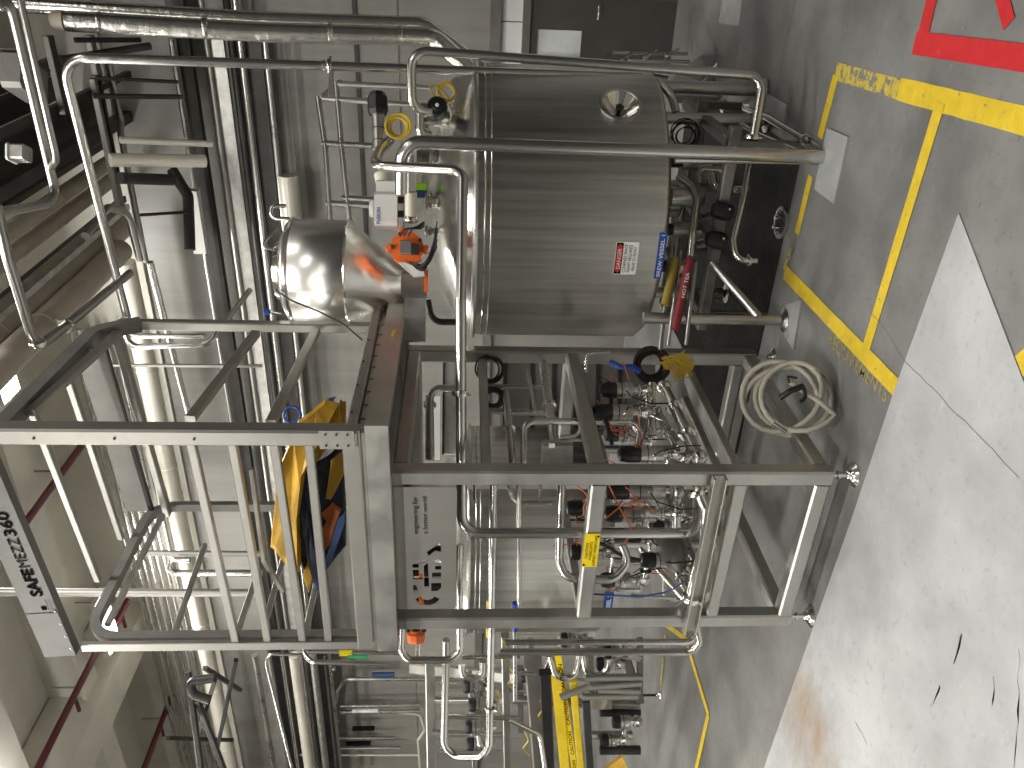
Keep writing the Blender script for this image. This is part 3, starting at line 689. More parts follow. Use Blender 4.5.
sheet(0, W, 0, H, .001, 'labelb', 'plate')
text('VESSEL 2', (0,0,0), (1,0,0), (0,0,1), H*.7, 'labelw', t, .03, W*.86, lambda a, b: bend(.002)(a+.07*W, b+.25*H))
# lifting lug
lg = MB(); c = at(458, 85, 5.0)
m = MB().cyl(c, c+FW0*.02, .05, 24, .02); m.bar(c+V((0,0,-.02)), c+V((0,0,-.10)), .1, .02, up=RT); 
tag(m.build('lifting_lug', 'frame'), 'rounded steel lifting lug at the top right edge of the big tank', 'lug')
MB_ = 0
# foot pads
pad = lambda lb, pts, h=.02: patch(lb, pts, 'pad', h, 'base_plate', 'base plate')
pad('pale grey steel foot plate under the front pipe stand', [(829,128),(850,137),(836,204),(816,189)], .012)
pad('grey foot plate further back, beside the sloping floor pipe', [(768,93),(788,104),(786,128),(764,122)], .012)
pad('grey foot plate under the near tank leg', [(803,300),(795,350),(786,335),(788,305)], .012)
# ------------------------------------------------------------------ HOPPER behind the deck
HC = at(340, 272, 4.95); HC.z = 0
def hz(x, D=4.95): return at(x+8, 272, D).z
hp = thing('steel_hopper', 'polished stainless hopper with a cone bottom above the deck', 'hopper', (HC.x, HC.y, hz(403)))
hr = .310
z0, z1, z2 = hz(343), hz(287), hz(398)
MB().lathe([(hr,z0),(hr,z1),(hr-.02,z1+.03)], HC, UP, 72).build('barrel', 'hopper', hp)
MB().lathe([(hr+.004,z0+.008),(hr+.009,z0),(hr+.004,z0-.008)], HC, UP, 72).build('weld_ring', 'bright', hp)
MB().lathe([(hr+.004,z1+.010),(hr+.011,z1),(hr+.004,z1-.010)], HC, UP, 72).build('weld_ring', 'bright', hp)
MB().lathe([(hr-.02,z1+.028),(hr-.07,z1+.055),(.19,z1+.065),(.17,z1+.10),(.05,z1+.11),(0,z1+.11)], HC, UP, 60).build('lid', 'bright', hp)
coff = at(403, 284, 4.95)-V((HC.x, HC.y, 0)); coff.z = 0
m = MB(); n = 60; vs = []
for (r, z, k) in ((hr, z0, 0), (.085, z2, 1)):
    for j in range(n): a = 2*math.pi*j/n; vs.append(V((HC.x+coff.x*k+r*math.cos(a), HC.y+coff.y*k+r*math.sin(a), z)))
m.add(vs, [(j, (j+1) % n, n+(j+1) % n, n+j) for j in range(n)], True); m.build('cone', 'hopper', hp)
m = MB().tube([at(290,219,4.95), at(272,218,4.95), at(270,206,4.95), at(286,206,4.95)], .012, .04); m.build('lid_handle', 'tube', hp)
m = MB().tube([at(281,226,4.9), at(260,246,4.8), at(282,252,4.85)], .006, .02); m.build('lid_clamp', 'tube', hp)
m = MB().cyl(at(264,312,4.85), at(270,312,4.85), .018); m.build('lid_knob', 'blue', hp); MB().cyl(at(270,312,4.85), at(283,315,4.9), .008).build('knob_stem', 'tube', hp)
tag(MB().tube([at(276,290,4.7), at(290,300,4.62), at(320,312,4.62), at(345,325,4.6), at(362,340,4.5)], .005, .1).build('drooping_cable', 'rubber'), 'black cable drooping from the hopper lid to the deck', 'cable')
ch = thing('transfer_duct', 'boxy steel duct below the hopper cone, reaching over the deck corner', 'duct', at(427, 300, 4.8))
def blk(x0, x1, y0, y1, D, dp, m, nm, t, bev=True):
    p, q = at(x1, (y0+y1)/2, D), at(x0, (y0+y1)/2, D); w = abs(at(x0, y0, D).dot(RT)-at(x0, y1, D).dot(RT)); c = (p+q)/2+FW0*dp/2
    mb = MB().bar(V((c.x, c.y, p.z)), V((c.x, c.y, q.z)), w, dp, up=FW0, bevel=bev); return mb.build(nm, m, t)
blk(401, 427, 272, 296, 4.72, .2, 'steel', 'duct_neck', ch); blk(404, 425, 295, 341, 4.72, .15, 'frame', 'duct_box', ch)
# orange rotary valve
ov = thing('rotary_valve', 'orange eight-sided valve housing hanging beside the hopper outlet', 'valve', at(425, 250, 4.6))
oc = at(407, 248, 4.6); n = 10; pts = [oc+(RT*math.cos(2*math.pi*(i+.5)/n)*.098+UP*math.sin(2*math.pi*(i+.5)/n)*.098) for i in range(n)]
MB().prism(pts, FW0*.10).build('housing', 'orange', ov)
for i in (0, 2, 5, 7): 
    p = oc+(RT*math.cos(2*math.pi*(i+.5)/n)*.105+UP*math.sin(2*math.pi*(i+.5)/n)*.105); MB().cyl(p-FW0*.012, p+FW0*.10, .018, 14).build('lug', 'orange', ov)
blk(400, 411, 240, 254, 4.55, .04, 'alu', 'cover_plate', ov); blk(411, 419, 244, 254, 4.54, .04, 'dark', 'indicator', ov)
m = MB().prism([at(398,262,4.58), at(404,262,4.58), at(423,270,4.55), at(425,276,4.55), at(414,277,4.55)], FW0*.04); m.build('bracket', 'white', ov)
blk(424, 428, 270, 292, 4.6, .03, 'orange', 'outlet_clip', ov)
m = MB(); 
for k in range(4): m2 = 0; m.tube([at(413,262,4.5), at(424,270+k*2,4.46), at(430,256-k,4.48), at(436,238+2*k,4.6)], .005, .05)
m.build('control_cable', 'rubber', ov)
for k in range(5):
    m = MB().tube([at(410+3*k,262+k,4.52), at(420+2*k,272-3*k,4.44), at(430+k,262-5*k,4.45), at(437,246-6*k,4.6)], .0045, .05, 8); m.build('control_cable', 'rubber', ov)
for k in range(3): MB().tube([at(400+4*k,236,4.56), at(404+5*k,228-k,4.52), at(414+3*k,229,4.55), at(424,222+2*k,4.65)], .005, .03, 8).build('control_cable', 'rubber', ov)
for (x, y) in ((393,247),(400,234),(420,240),(416,266)): MB().cyl(at(x,y,4.585), at(x,y,4.595), .011, 10).build('bolt', 'dark', ov)
# ------------------------------------------------------------------ things on the tank top
for k, (x0, y0, x1, y1, r_, lb) in enumerate(((440,150,466,152,.012,'slim branch tube on the dome by the thick elbow'), (446,122,462,124,.010,'slim riser on the dome right of the thick elbow'), (452,140,452,168,.010,'slim level tube across the dome'), (436,170,452,172,.014,'slim riser on the dome below the level pipe'), (428,146,446,147,.012,'slim riser beside the thick elbow'), (415,128,430,128,.018,'short bright pipe between yellow coil and dome'), (412,140,412,168,.010,'thin level tube behind the thick elbow'))):
    pipe(lb, [at(x0,y0,4.95), at(x1,y1,4.95)], r_, 'bright', clamps=[(at((x0+x1)/2,(y0+y1)/2,4.95), at(x1,y1,4.95)-at(x0,y0,4.95))])
cable_ = lambda lb, pts, r_, m_: tag(MB().tube(pts, r_, .05, 7).build('cable', m_), lb, 'cable')
cable_('yellow cable drooping from the round valve head to the dome', [at(434,98,4.62), at(430,88,4.65), at(434,84,4.66), at(448,96,4.68), at(452,112,4.75)], .005, 'ycable')
fm = thing('agitator_motor', 'white motor box above the tank, blue lettering on its side', 'motor', at(397, 205, 4.75))
gbx = blk(374, 397, 191, 225, 4.7, .17, 'white', 'gearbox', fm); blk(376, 396, 180, 192, 4.72, .13, 'white', 'flange', fm)
m = MB().cyl(at(386, 190, 4.8), at(382, 172, 4.8), .05); m.build('motor_body', 'cream', fm)
m = MB().cyl(at(374, 209, 4.78), at(370, 209, 4.78), .05); m.build('end_cap', 'white', fm)
p = at(380, 224, 4.698); text('FUSION', p, RT, UP, .028, 'labelb', gbx, .02, .095)
for k in range(2): MB().cyl(at(397, 200+14*k, 4.78), at(404, 200+14*k, 4.78), .02).build('mounting_bush', 'dark', fm)
sv = thing('sleeved_outlet', 'white fabric sleeve clamped to steel pipe end above the tank', 'sleeve', at(411, 225, 4.7))
MB().tube([at(411, 192, 4.6), at(411, 217, 4.66)], .034, None, 20).build('sleeve', 'cream', sv); MB().lathe([(.036,0),(.044,.01),(.044,.03),(.036,.04)], at(411, 216, 4.66), at(411, 230, 4.68)-at(411, 216, 4.66), 24).build('clamp', 'bright', sv)
ba = thing('valve_actuator', 'black capped steel actuator lying level above the tank at the top', 'valve', at(384, 120, 4.75))
MB().lathe([(.0,0),(.045,.005),(.058,.03),(.060,.11),(.05,.135),(0,.14)], at(377, 92, 4.75), at(378, 117, 4.75)-at(377, 92, 4.75), 8, False).build('cap', 'black', ba)
MB().cyl(at(378, 114, 4.75), at(379, 150, 4.75), .036, 24, .05).build('body', 'steel', ba)
for y in (128, 140): MB().lathe([(.037,0),(.040,.003),(.037,.006)], at(378.5, y, 4.75), at(379, 150, 4.75)-at(378, 114, 4.75), 24).build('band', 'dark', ba)
m = MB(); coil(m, at(398, 127, 4.62), -FW0, .062, .0065, 6, .42, .9); tag(m.build('yellow_cable_coil', 'ycable'), 'neat coil of yellow cable hanging above the tank dome', 'cable')
m = MB(); coil(m, at(447, 92, 4.75), -FW0, .045, .006, 4, .5); tag(m.build('yellow_cable_loop', 'ycable'), 'loose loops of yellow cable behind the round black valve head', 'cable')
bh = thing('valve_actuator', 'round black valve head with a white centre dot on the dome', 'valve', at(447, 105, 4.6))
c = at(437, 105, 4.6); MB().lathe([(0,0),(.022,0),(.028,.006),(.050,.008),(.058,.02),(.058,.05),(.05,.1),(.05,.14)], c, FW0, 28).build('cap', 'black', bh); MB().cyl(c-FW0*.004, c+FW0*.01, .011, 16).build('centre_dot', 'labelw', bh)
MB().cyl(c+FW0*.14, c+FW0*.2+UP*-.05, .035).build('body', 'steel', bh)
sn = thing('level_sensor', 'small sensor with lime green and dark blue housing on the dome', 'sensor', at(427, 192, 4.9))
blk(416, 427, 183, 190, 4.9, .04, 'lime', 'green_cover', sn); blk(416, 427, 190, 197, 4.9, .04, 'bluebag', 'blue_cover', sn)
for i, (x0, x1, y, r, lb) in enumerate(((425,448,200,.035,'wide stub nozzle on the dome left of the lime sensor'), (425,446,231,.02,'small stub nozzle on the dome beside the orange valve'), (430,452,157,.03,'stub nozzle on the dome between the two bent pipes'), (420,452,122,.028,'stub nozzle on the dome right behind the yellow coil'))):
    t = thing('nozzle', lb, 'nozzle', at(x1, y, 4.95)); MB().cyl(at(x0, y, 4.95), at(x1, y, 4.95), r, 24, .03).build('tube', 'bright', t)
    MB().lathe([(r,0),(r*1.5,.003),(r*1.5,.018),(r,.021)], at((x0*2+x1)/3, y, 4.95), UP, 24).build('clamp', 'bright', t)
    MB().lathe([(r,0),(r*1.7,.003),(r*1.7,.014),(r,.021)], at(x0+3, y, 4.95), UP, 24).build('flange', 'steel', t)
# ------------------------------------------------------------------ big visible pipes
def P(*a): return at(*a)
dn = (0, 0, 1)
pipe('tall thin loop pipe at the right of the big tank, returning at its foot', [P(430,112,4.62), P(412,108,4.55), P(411,50,4.45), P(764,76,4.45), P(753,140,4.50)], .026, fil=.09, clamps=[(P(752,138,4.50), P(753,140,4.5)-P(764,76,4.45))])
pipe('short fat u shaped pipe end between the loop pipe and the dome', [P(428,108,4.6), P(420,108,4.6), P(420,134,4.62), P(430,136,4.65)], .026, fil=.07)
pipe('thick front standpipe from the floor plate up to the elbow above the tank', [P(829,157,4.37), P(402,141.5,4.37), P(402,193,4.5)], .038, fil=.11, m='tube')
pipe('thinner standpipe tucked against the thick front standpipe under the tank', [P(829,161,4.45), P(560,160,5.0)][:1]+[P(675,159.5,4.45)], .022)
pipe('thin pipe sloping over the floor between the two foot plates', [P(752,104,5.15), P(745,103,5.3), P(745,108,5.3), P(768,118,4.95), P(827,153,4.40)], .022, fil=.06, clamps=[(P(806,140,4.55), P(827,153,4.40)-P(768,118,4.95))])
pipe('short thin pipe below the sloping floor pipe, ending near the sleeve', [P(741,124,5.1), P(758,134,4.9), P(800,152,4.5)], .014)
pend = P(690,533,4.30)
pipe('long bent pipe crossing level in front of the tank and dropping inside the skid', [P(390,140,4.7), P(380,150,4.6), P(373,166,4.45), P(455,170,4.30), P(463,176,4.28), P(461,300,4.20), P(461,400,4.26), P(462,533,4.32), P(697,533,4.30), P(698,500,4.4)], .029, fil=.10, clamps=[(P(461,393,4.25), P(461,400,4.26)-P(461,300,4.20))])
pipe('overhead pipe running level to the left, then down the far side of the tank', [P(642,77,4.9), P(330,66,4.7), P(61,57,4.55), fl(127,317,at(61,57,4.55).z)], .027, fil=.13, clamps=[(P(330,66,4.7), (0,0,1))])
m = thing('pipe_bracket', 'small steel bracket holding the upright pipe above the tank', 'bracket', at(336, 80, 4.7)); MB().bar(at(331,69,4.7), at(331,96,4.7), .02, .03).build('arm', 'alu', m); MB().lathe([(.028,0),(.036,.004),(.036,.016),(.028,.02)], at(326,66,4.7), UP, 20).build('collar', 'bright', m)
fz = 4.15
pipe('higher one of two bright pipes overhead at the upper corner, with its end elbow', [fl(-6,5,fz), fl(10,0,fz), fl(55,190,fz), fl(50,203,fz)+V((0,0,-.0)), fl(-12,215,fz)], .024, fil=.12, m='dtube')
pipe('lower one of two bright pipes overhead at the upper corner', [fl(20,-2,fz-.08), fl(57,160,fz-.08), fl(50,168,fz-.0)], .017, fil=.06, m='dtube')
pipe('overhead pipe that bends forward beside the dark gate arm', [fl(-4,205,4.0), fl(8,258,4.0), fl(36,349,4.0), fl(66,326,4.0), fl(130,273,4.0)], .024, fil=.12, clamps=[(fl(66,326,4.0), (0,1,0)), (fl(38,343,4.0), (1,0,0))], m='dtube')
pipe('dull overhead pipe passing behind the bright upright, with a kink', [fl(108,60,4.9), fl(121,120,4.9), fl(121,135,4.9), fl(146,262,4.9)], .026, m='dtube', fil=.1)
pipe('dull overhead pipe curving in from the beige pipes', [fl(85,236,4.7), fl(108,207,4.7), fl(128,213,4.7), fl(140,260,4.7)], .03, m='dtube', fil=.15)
# twin foil ducts
pipe('foil clad duct rising on the upper right, the outer of the two', [P(-10,3,6.3), P(256,19,6.5), P(424,24,6.6), P(482,68,6.7), P(500,92,6.7)], .058, 'foil', .2, 'foil_duct', 'duct', n=20)
t = thing('foil_duct', 'foil clad duct with a tan end cap, the thicker inner one of the pair', 'duct', P(470,76,6.3))
MB().tube([P(66,21,6.0), P(256,32,6.2), P(434,37,6.3), P(478,78,6.4)], .071, .2, 20).build('cladding', 'foil', t); MB().lathe([(0,-.04),(.04,-.03),(.066,.0),(.071,.06)], P(55,20,6.0), P(256,32,6.2)-P(66,21,6.0), 24).build('end_cap', 'tan', t)
for x in (100, 205, 330, 400): MB().lathe([(.071,-.015),(.0745,0),(.071,.015)], P(x, 21+(x-66)*.043, 6.0+.3*(x-66)/370), P(256,32,6.2)-P(66,21,6.0), 24).build('band', 'foil', t)
# railing of the walkway beyond
rl = thing('walkway_railing', 'steel tube railing of the walkway beyond the tank', 'railing', P(430, 150, 6.6))
for pts in ([(318,97),(326,150),(331,225)], [(336,82),(342,150),(350,222)]): MB().tube([P(x, y, 6.5) for x, y in pts], .024, .3, 10).build('rail', 'steel', rl)
for (a, b) in (((322,98),(425,106)), ((336,84),(430,88)), ((322,143),(376,146)), ((326,203),(376,206)), ((342,198),(376,200))): MB().cyl(P(*a, 6.5), P(*b, 6.5), .024, 12, .02).build('rail_post', 'steel', rl)
MB().bar(P(322,98,6.5), P(340,82,6.9), .04).build('rail_brace', 'steel', rl)
for (y, x0, x1, lb) in ((222, 380, 395, 'a'),): pass

# ------------------------------------------------------------------ pipework inside the skid
def valve(x0, x1, x2, y, D, label, r=.046, cap='black', wires=True, stem=14):
    t = thing('process_valve', label, 'valve', at(x2+stem, y, D))
    p0, p1, p2, p3 = at(x0, y, D), at(x1, y, D), at(x2, y, D), at(x2+stem, y, D)
    p1.x, p1.y = p0.x, p0.y; p2.x, p2.y = p0.x, p0.y; p3.x, p3.y = p0.x, p0.y
    h = p0.z-p1.z; MB().lathe([(r*.9,0),(r*1.02,h*.1),(r*1.02,h*.6),(r*.85,h*.92),(r*.5,h),(0,h)], p1, UP, 24).build('cap', cap, t)
    h = p1.z-p2.z; MB().lathe([(r*.55,-.004),(r*.98,0),(r*.98,h*.3),(r*1.03,h*.32),(r*1.03,h*.4),(r*.98,h*.42),(r*.98,h),(0,h)], p2, UP, 24).build('body', 'steel', t)
    MB().cyl(p3, p2, r*.45, 16, .02).build('stem', 'bright', t)
    h = p3.z; MB().lathe([(0,-r*.8),(r*.6,-r*.6),(r*.85,0),(r*.6,r*.6),(0,r*.8)], p3, UP, 20).build('valve_ball', 'tube', t)
    pd = V((math.cos(y*1.3), math.sin(y*1.3), 0)); q = p3+UP*(p2.z-p3.z)*.5
    MB().tube([p3, p3+pd*r*2.4], r*.42, None, 12).build('side_port', 'bright', t)
    MB().lathe([(r*.45,-r*.12),(r*.8,-.08*r),(r*.8,r*.08),(r*.45,r*.12)], p3+pd*r*1.6, pd, 18).build('clamp', 'bright', t)
    MB().lathe([(r*.5,-r*.12),(r*.85,-.08*r),(r*.85,r*.08),(r*.5,r*.12)], q, UP, 18).build('clamp', 'bright', t)
    MB().lathe([(r*1.0,-r*.06),(r*1.07,-.04*r),(r*1.07,r*.04),(r*1.0,r*.06)], p2.lerp(p1, .7), UP, 22).build('band', 'dark', t)
    MB().cyl(p2.lerp(p1, .45)-FW0*r*.9, p2.lerp(p1, .45)-FW0*r*1.25, r*.22, 12).build('air_fitting', 'bright', t)
    if wires:
        MB().tube([p2.lerp(p1, .45)-FW0*r*1.2, p2.lerp(p1, .3)-FW0*r*1.7+pd*r, p3-FW0*r*1.2+pd*r*2, p3-UP*r*2.5+pd*r*2], .004, .03, 7).build('air_line', 'rubber', t)
        for k in range(3):
            a = random.uniform(0, 6.28); m = MB(); q = p1+V((math.cos(a)*r, math.sin(a)*r, 0))
            pts = [q+UP*.02, q+V((math.cos(a)*.05, math.sin(a)*.05, random.uniform(.0,.06))), q+V((random.uniform(-.1,.1), random.uniform(-.03,.1), random.uniform(-.14,.0))), q+V((random.uniform(-.18,.18), .1, random.uniform(-.1,.16)))]
            m.tube(pts, .0035, .05, 6); m.build('wire', 'ocable' if k < 2 else 'rubber', t)
    return t
VL = [(600,616,632,390,4.62,'black capped valve just left of the black cable coil, farthest along the skid side'),
 (592,612,632,412,4.55,'valve with orange wires second along the skid side'),
 (618,640,662,454,4.35,'black capped valve partly behind the near post, tucked low'),
 (604,628,664,491,4.38,'ribbed steel valve just left of the near post, upper of the near pair'),
 (604,622,655,514,4.40,'black capped steel valve left of the near pair, orange cables over it'),
 (566,582,600,508,4.7,'small black valve head above the orange wires behind the crossbar'),
 (570,580,596,552,4.6,'small valve behind the yellow caution plate'),
 (640,655,668,560,4.7,'low valve with black head behind the drooping pipes, left of centre'),
 (604,618,634,434,4.8,'valve deep inside the skid between the side crossbar and near post'),
 (652,663,676,528,4.75,'small valve low behind the dropping pipe'),
 (626,640,655,535,4.8,'valve body behind the dropping pipe, with wires'),
 (600,614,630,580,4.75,'valve near the bottom bend of the long u pipe')]
for a in VL: valve(*a)
def cable(label, pts, r, m): tag(MB().tube(pts, r, .08, 7).build('cable', m), label, 'cable')
cable('orange cable sweeping over the valves beside the near post', [P(608,483,4.2), P(616,500,4.22), P(626,520,4.25), P(634,532,4.3), P(622,545,4.35)], .004, 'ocable')
cable('orange cable hanging behind the front crossbar', [P(577,486,4.3), P(590,496,4.3), P(580,512,4.35), P(600,530,4.3)], .004, 'ocable')
cable('orange cable looping below the crossbar, reaching toward the valve caps', [P(604,520,4.2), P(622,505,4.2), P(640,500,4.25), P(655,512,4.3)], .004, 'ocable')
cable('dark blue hose drooping across the lower left of the skid', [P(594,594,4.5), P(640,597,4.4), P(668,592,4.35), P(684,582,4.3)], .006, 'bluebag')
cable('black cable bundle behind the side crossbar', [P(598,380,4.7), P(612,400,4.6), P(606,420,4.55), P(612,445,4.5)], .012, 'rubber')
cable('black flexible conduit in the middle of the skid', [P(594,540,4.5), P(610,548,4.5), P(622,556,4.5), P(640,560,4.6)], .010, 'rubber')
cable('blue cable bundle at the top of the skid side, beside the black coil', [P(610,362,4.95), P(622,368,4.9), P(632,366,4.9), P(640,372,4.9)], .018, 'blue')
# manifolds running back along the skid
def ball(t, p, r, m='tube'): MB().lathe([(0,-r),(r*.5,-r*.87),(r*.87,-r*.5),(r,0),(r*.87,r*.5),(r*.5,r*.87),(0,r)], p, UP, 22).build('ball_fitting', m, t)
def manifold(label, a, b, r, nc=2):
    t = thing('manifold_pipe', label, 'pipe', (min(a, b, key=lambda p: p.z)))
    MB().cyl(a, b, r, 20, .02).build('tube', 'tube', t); ball(t, a, r*1.45); ball(t, b, r*1.45); d = (b-a)
    for k in range(nc): MB().lathe([(r,-r*.4),(r*1.5,-r*.4),(r*1.7,0),(r*1.5,r*.4),(r,r*.4)], a+d*(k+.8)/(nc+.6), d, 20).build('clamp', 'bright', t)
    return t
manifold('outer manifold pipe running back along the skid side with clamps', P(664,387,4.75), P(699,457,4.28), .031)
manifold('inner manifold pipe beside the outer one, slightly higher', P(657,412,4.65), P(685,457,4.38), .026, 1)
manifold('short manifold between the valves near the front post', P(678,492,4.32), P(676,530,4.45), .026, 1)
pipe('upright connection between the first two valves on the skid side', [P(652,384,4.72), P(652,432,4.55)], .024)
pipe('large low pipe sagging from the near post to the left post', [P(699,462,4.28), P(697,490,4.2), P(706,508,4.2), P(705,540,4.2), P(690,600,4.35), P(676,610,4.6)], .030, fil=.12, clamps=[(P(697,492,4.2), P(706,508,4.2)-P(697,490,4.2)), (P(691,598,4.34), P(690,600,4.35)-P(705,540,4.2))])
pm = thing('pump_motor', 'dark grey tapered pump motor low in the skid, left of centre', 'motor', P(690, 560, 4.6))
MB().lathe([(.0,0),(.075,.01),(.085,.04),(.085,.12),(.05,.20),(.032,.23),(.032,.27)], P(668,540,4.75), P(683,578,4.55)-P(668,540,4.75), 28).build('casing', 'darkpaint', pm)
MB().lathe([(.032,.24),(.044,.245),(.044,.265),(.032,.27)], P(668,540,4.75), P(683,578,4.55)-P(668,540,4.75), 24).build('clamp', 'bright', pm)
MB().lathe([(.028,.27),(.034,.31),(.024,.36),(.0,.37)], P(668,540,4.75), P(683,578,4.55)-P(668,540,4.75), 24).build('outlet', 'tube', pm)
pipe('long u shaped pipe around the left half of the skid under the logo panel', [P(562,480,4.5), P(559,560,4.5), P(566,578,4.5), P(614,580,4.5), P(629,562,4.5), P(622,545,4.5)], .024, fil=.1)
pipe('bent pipe leading down to the grey junction box', [P(560,436,4.55), P(524,437,4.5)][:0]+[P(524,480,4.5), P(524,421,4.5), P(633,422,4.6), P(640,434,4.6), P(637,446,4.55)], .020, fil=.06)
pipe('thin bent pipe low in the middle of the skid side', [P(644,400,4.6), P(644,412,4.55), P(662,420,4.5)], .008, fil=.03)
pipe('hand sized bent pipe behind the near post, high in the skid', [P(509,484,4.6), P(513,498,4.6), P(519,503,4.6), P(552,503,4.6)], .014, fil=.04)
for i, (a, b, r, D0, D1, lb) in enumerate([((543,362),(556,450),.026,5.0,4.4,'sloping pipe with a clamp in the upper part of the skid'),
  ((528,370),(535,412),.012,4.9,4.6,'thin sloping pipe above the clamped one'), ((506,392),(513,465),.022,4.9,4.4,'sloping pipe high behind the near post'),
  ((483,386),(545,387),.015,5.0,5.0,'upper upright tube behind the side of the skid'), ((483,411),(548,413),.020,4.9,4.9,'dark brown upright tube across the middle of the skid side'),
  ((519,484),(519,606),.014,4.35,4.85,'level pipe with a blue end ring right of the left post'), ((515,628),(515,700),.014,4.95,5.3,'continuation of the blue ringed pipe left of the left post'),
  ((475,484),(475,500),.01,4.6,4.6,'small tube stub behind the logo panel edge'),
  ((612,560),(690,566),.02,4.9,4.9,'upright tube behind the pump motor'),
  ((630,596),(676,598),.012,4.9,4.9,'thin upright tube at the left inside the skid'),
  ((640,548),(690,606),.018,5.0,4.8,'dark sloping strut behind the pump motor')]):
    pipe(lb, [P(*a, D0), P(*b, D1)], r, 'tube' if i % 3 else 'steel', clamps=[(P((a[0]+b[0])/2, (a[1]+b[1])/2, (D0+D1)/2), P(*b, D1)-P(*a, D0))] if i in (0, 2) else ())
for (x, y, D, lb) in ((515,605,4.85,'blue ring right of the left skid post'), (515,628,4.95,'blue ring left of the left skid post')):
    tag(MB().lathe([(.015,-.02),(.02,-.015),(.02,.015),(.015,.02)], P(x, y, D), V((-1,0,0)), 20).build('pipe_ring', 'blue'), lb, 'ring')
blk_t = thing('junction_box', 'grey steel junction box with a small white label inside the skid', 'box', P(574, 455, 4.3))
blk(543, 573, 443, 476, 4.15, .12, 'galv', 'enclosure', blk_t); 
blk(549, 555, 443.5, 448, 4.14, .004, 'labelw', 'paper_label', blk_t, False)
blk(545, 573, 441.5, 443.6, 4.17, .14, 'galv', 'box_lid', blk_t)
# coils of cable
m = MB(); coil(m, P(652,365,4.95), -FW0, .092, .009, 8, .38, .8); tag(m.build('black_cable_coil', 'rubber'), 'thick black cable coil hung on the far skid post', 'cable')
m = MB()
for k in range(26):
    a = P(664+random.uniform(-4,4), 362+random.uniform(-8,8), 4.9); b = P(682+random.uniform(-6,8), 362+random.uniform(-14,16), 4.85); c = P(690+random.uniform(-8,10), 366+random.uniform(-14,12), 4.88); d = P(668+random.uniform(0,18), 372+random.uniform(-12,12), 4.86)
    m.tube([a, b, c, d], .0036, .06, 6)
o = m.build('yellow_wire_bundle', 'ycable'); tag(o, 'tangled bunch of thin yellow wires beside the black coil on the post', 'wires', None, 'stuff')
m = MB(); coil(m, P(490,369,5.0), -FW0, .075, .006, 6, .5, .9); tag(m.build('black_cable_coil', 'rubber'), 'loose black cable loops in the upper corner of the skid', 'cable')
m = MB(); coil(m, P(494,398,4.95), -FW0, .055, .013, 5, .4, .6); tag(m.build('black_cable_coil', 'rubber'), 'tight fat black cable coil beside the level pipe clamp', 'cable')
# wash hose on the corner of the skid base
hs = thing('wash_hose', 'coiled beige wash hose with black spray gun hanging at the skid corner', 'hose', fl(833, 400))
hc = P(790, 398, 4.3); nrm = (-FW0*.80+UP*.52+RT*.12).normalized(); hu = (RT-nrm*RT.dot(nrm)).normalized(); hv = nrm.cross(hu)
pts = []
cs = [(0,0,.235,.215),(.012,-.01,.225,.235),(-.015,.02,.20,.23),(.012,.035,.235,.205),(0,-.03,.21,.225)]
N = 22
for k in range(4*N+8):
    t = k/N; i = min(int(t), 3); f = t-i; f = min(f, 1); f = f*f*(3-2*f); A = cs[i]; B = cs[i+1]; g = [A[j]+(B[j]-A[j])*f for j in range(4)]
    th = 2*math.pi*t+2.2; pts.append(hc+hu*(g[0]+math.cos(th)*g[2]*.86)+hv*(g[1]*2+math.sin(th)*g[3]*.9)+nrm*(.022*t-.04))
last = pts[-1]; pts += [last.lerp(P(797,388,4.15), .5)+hv*-.02, P(790,382,4.15)]
MB().tube(pts, .0145, None, 14).build('hose_line', 'hose', hs)
gp = P(795, 392, 4.12); m = MB(); m.tube([P(780,398,4.15), P(790,391,4.12), P(803,386,4.12)], .016, .05); m.build('spray_gun', 'black', hs)
m = MB(); m.tube([P(803,386,4.12), P(806,398,4.1), P(800,402,4.1)], .010, .03); m.build('gun_grip', 'black', hs); m = MB(); m.tube([P(790,383,4.12), P(786,376,4.12), P(797,378,4.12)], .006, .02); m.build('gun_trigger', 'black', hs)
MB().cyl(P(773,422,4.02), P(787,431,4.0), .016).build('ferrule', 'bright', hs)
# ------------------------------------------------------------------ pipes left of the skid
t = pipe('wide u shaped pipe left of the skid with yellow tags near the post', [P(494,484,4.6), P(489.5,745,5.2), P(483,757,5.2), P(455,757,5.3), P(444,745,5.3), P(446,660,5.3), P(446,640,5.2)], .023, fil=.1, clamps=[(P(490.5,708,5.1), P(489.5,745,5.2)-P(494,484,4.6))])
for y, lb in ((604, 'yellow arrow tag on the level pipe right of the left post'), (632, 'yellow arrow tag on the level pipe left of the left post')):
    tag(MB().lathe([(.0235,-.03),(.0255,-.03),(.0255,.03),(.0235,.03)], P(492-(y-484)*.012, y, 4.6+(y-484)*.0023), P(489.5,745,5.2)-P(494,484,4.6), 20).build('pipe_tag', 'labely'), lb, 'tag')
pipe('short wide u pipe just left of the skid under the deck end', [P(402,628,4.75), P(401,650,4.75), P(408,660,4.75), P(450,660,4.75), P(460,652,4.75), P(459,580,4.65), P(460,545,4.6)], .022, fil=.09)
ov = thing('process_valve', 'orange ringed valve just below the deck end, left of the logo panel', 'valve', P(428,636,4.9))
MB().lathe([(0,0),(.05,0),(.055,.02),(.055,.05),(.03,.055),(.03,.07)], P(416,642,4.9), P(416,630,4.9)-P(416,642,4.9), 10, False).build('ring', 'orange', ov)
for k in range(3): MB().cyl(P(408+8*k,632,4.9), P(408+8*k,622,4.9), .014, 14).build('cylinder', 'black', ov)
MB().cyl(P(418,640,4.9), P(418,655,4.9), .018, 14).build('stem', 'bright', ov)
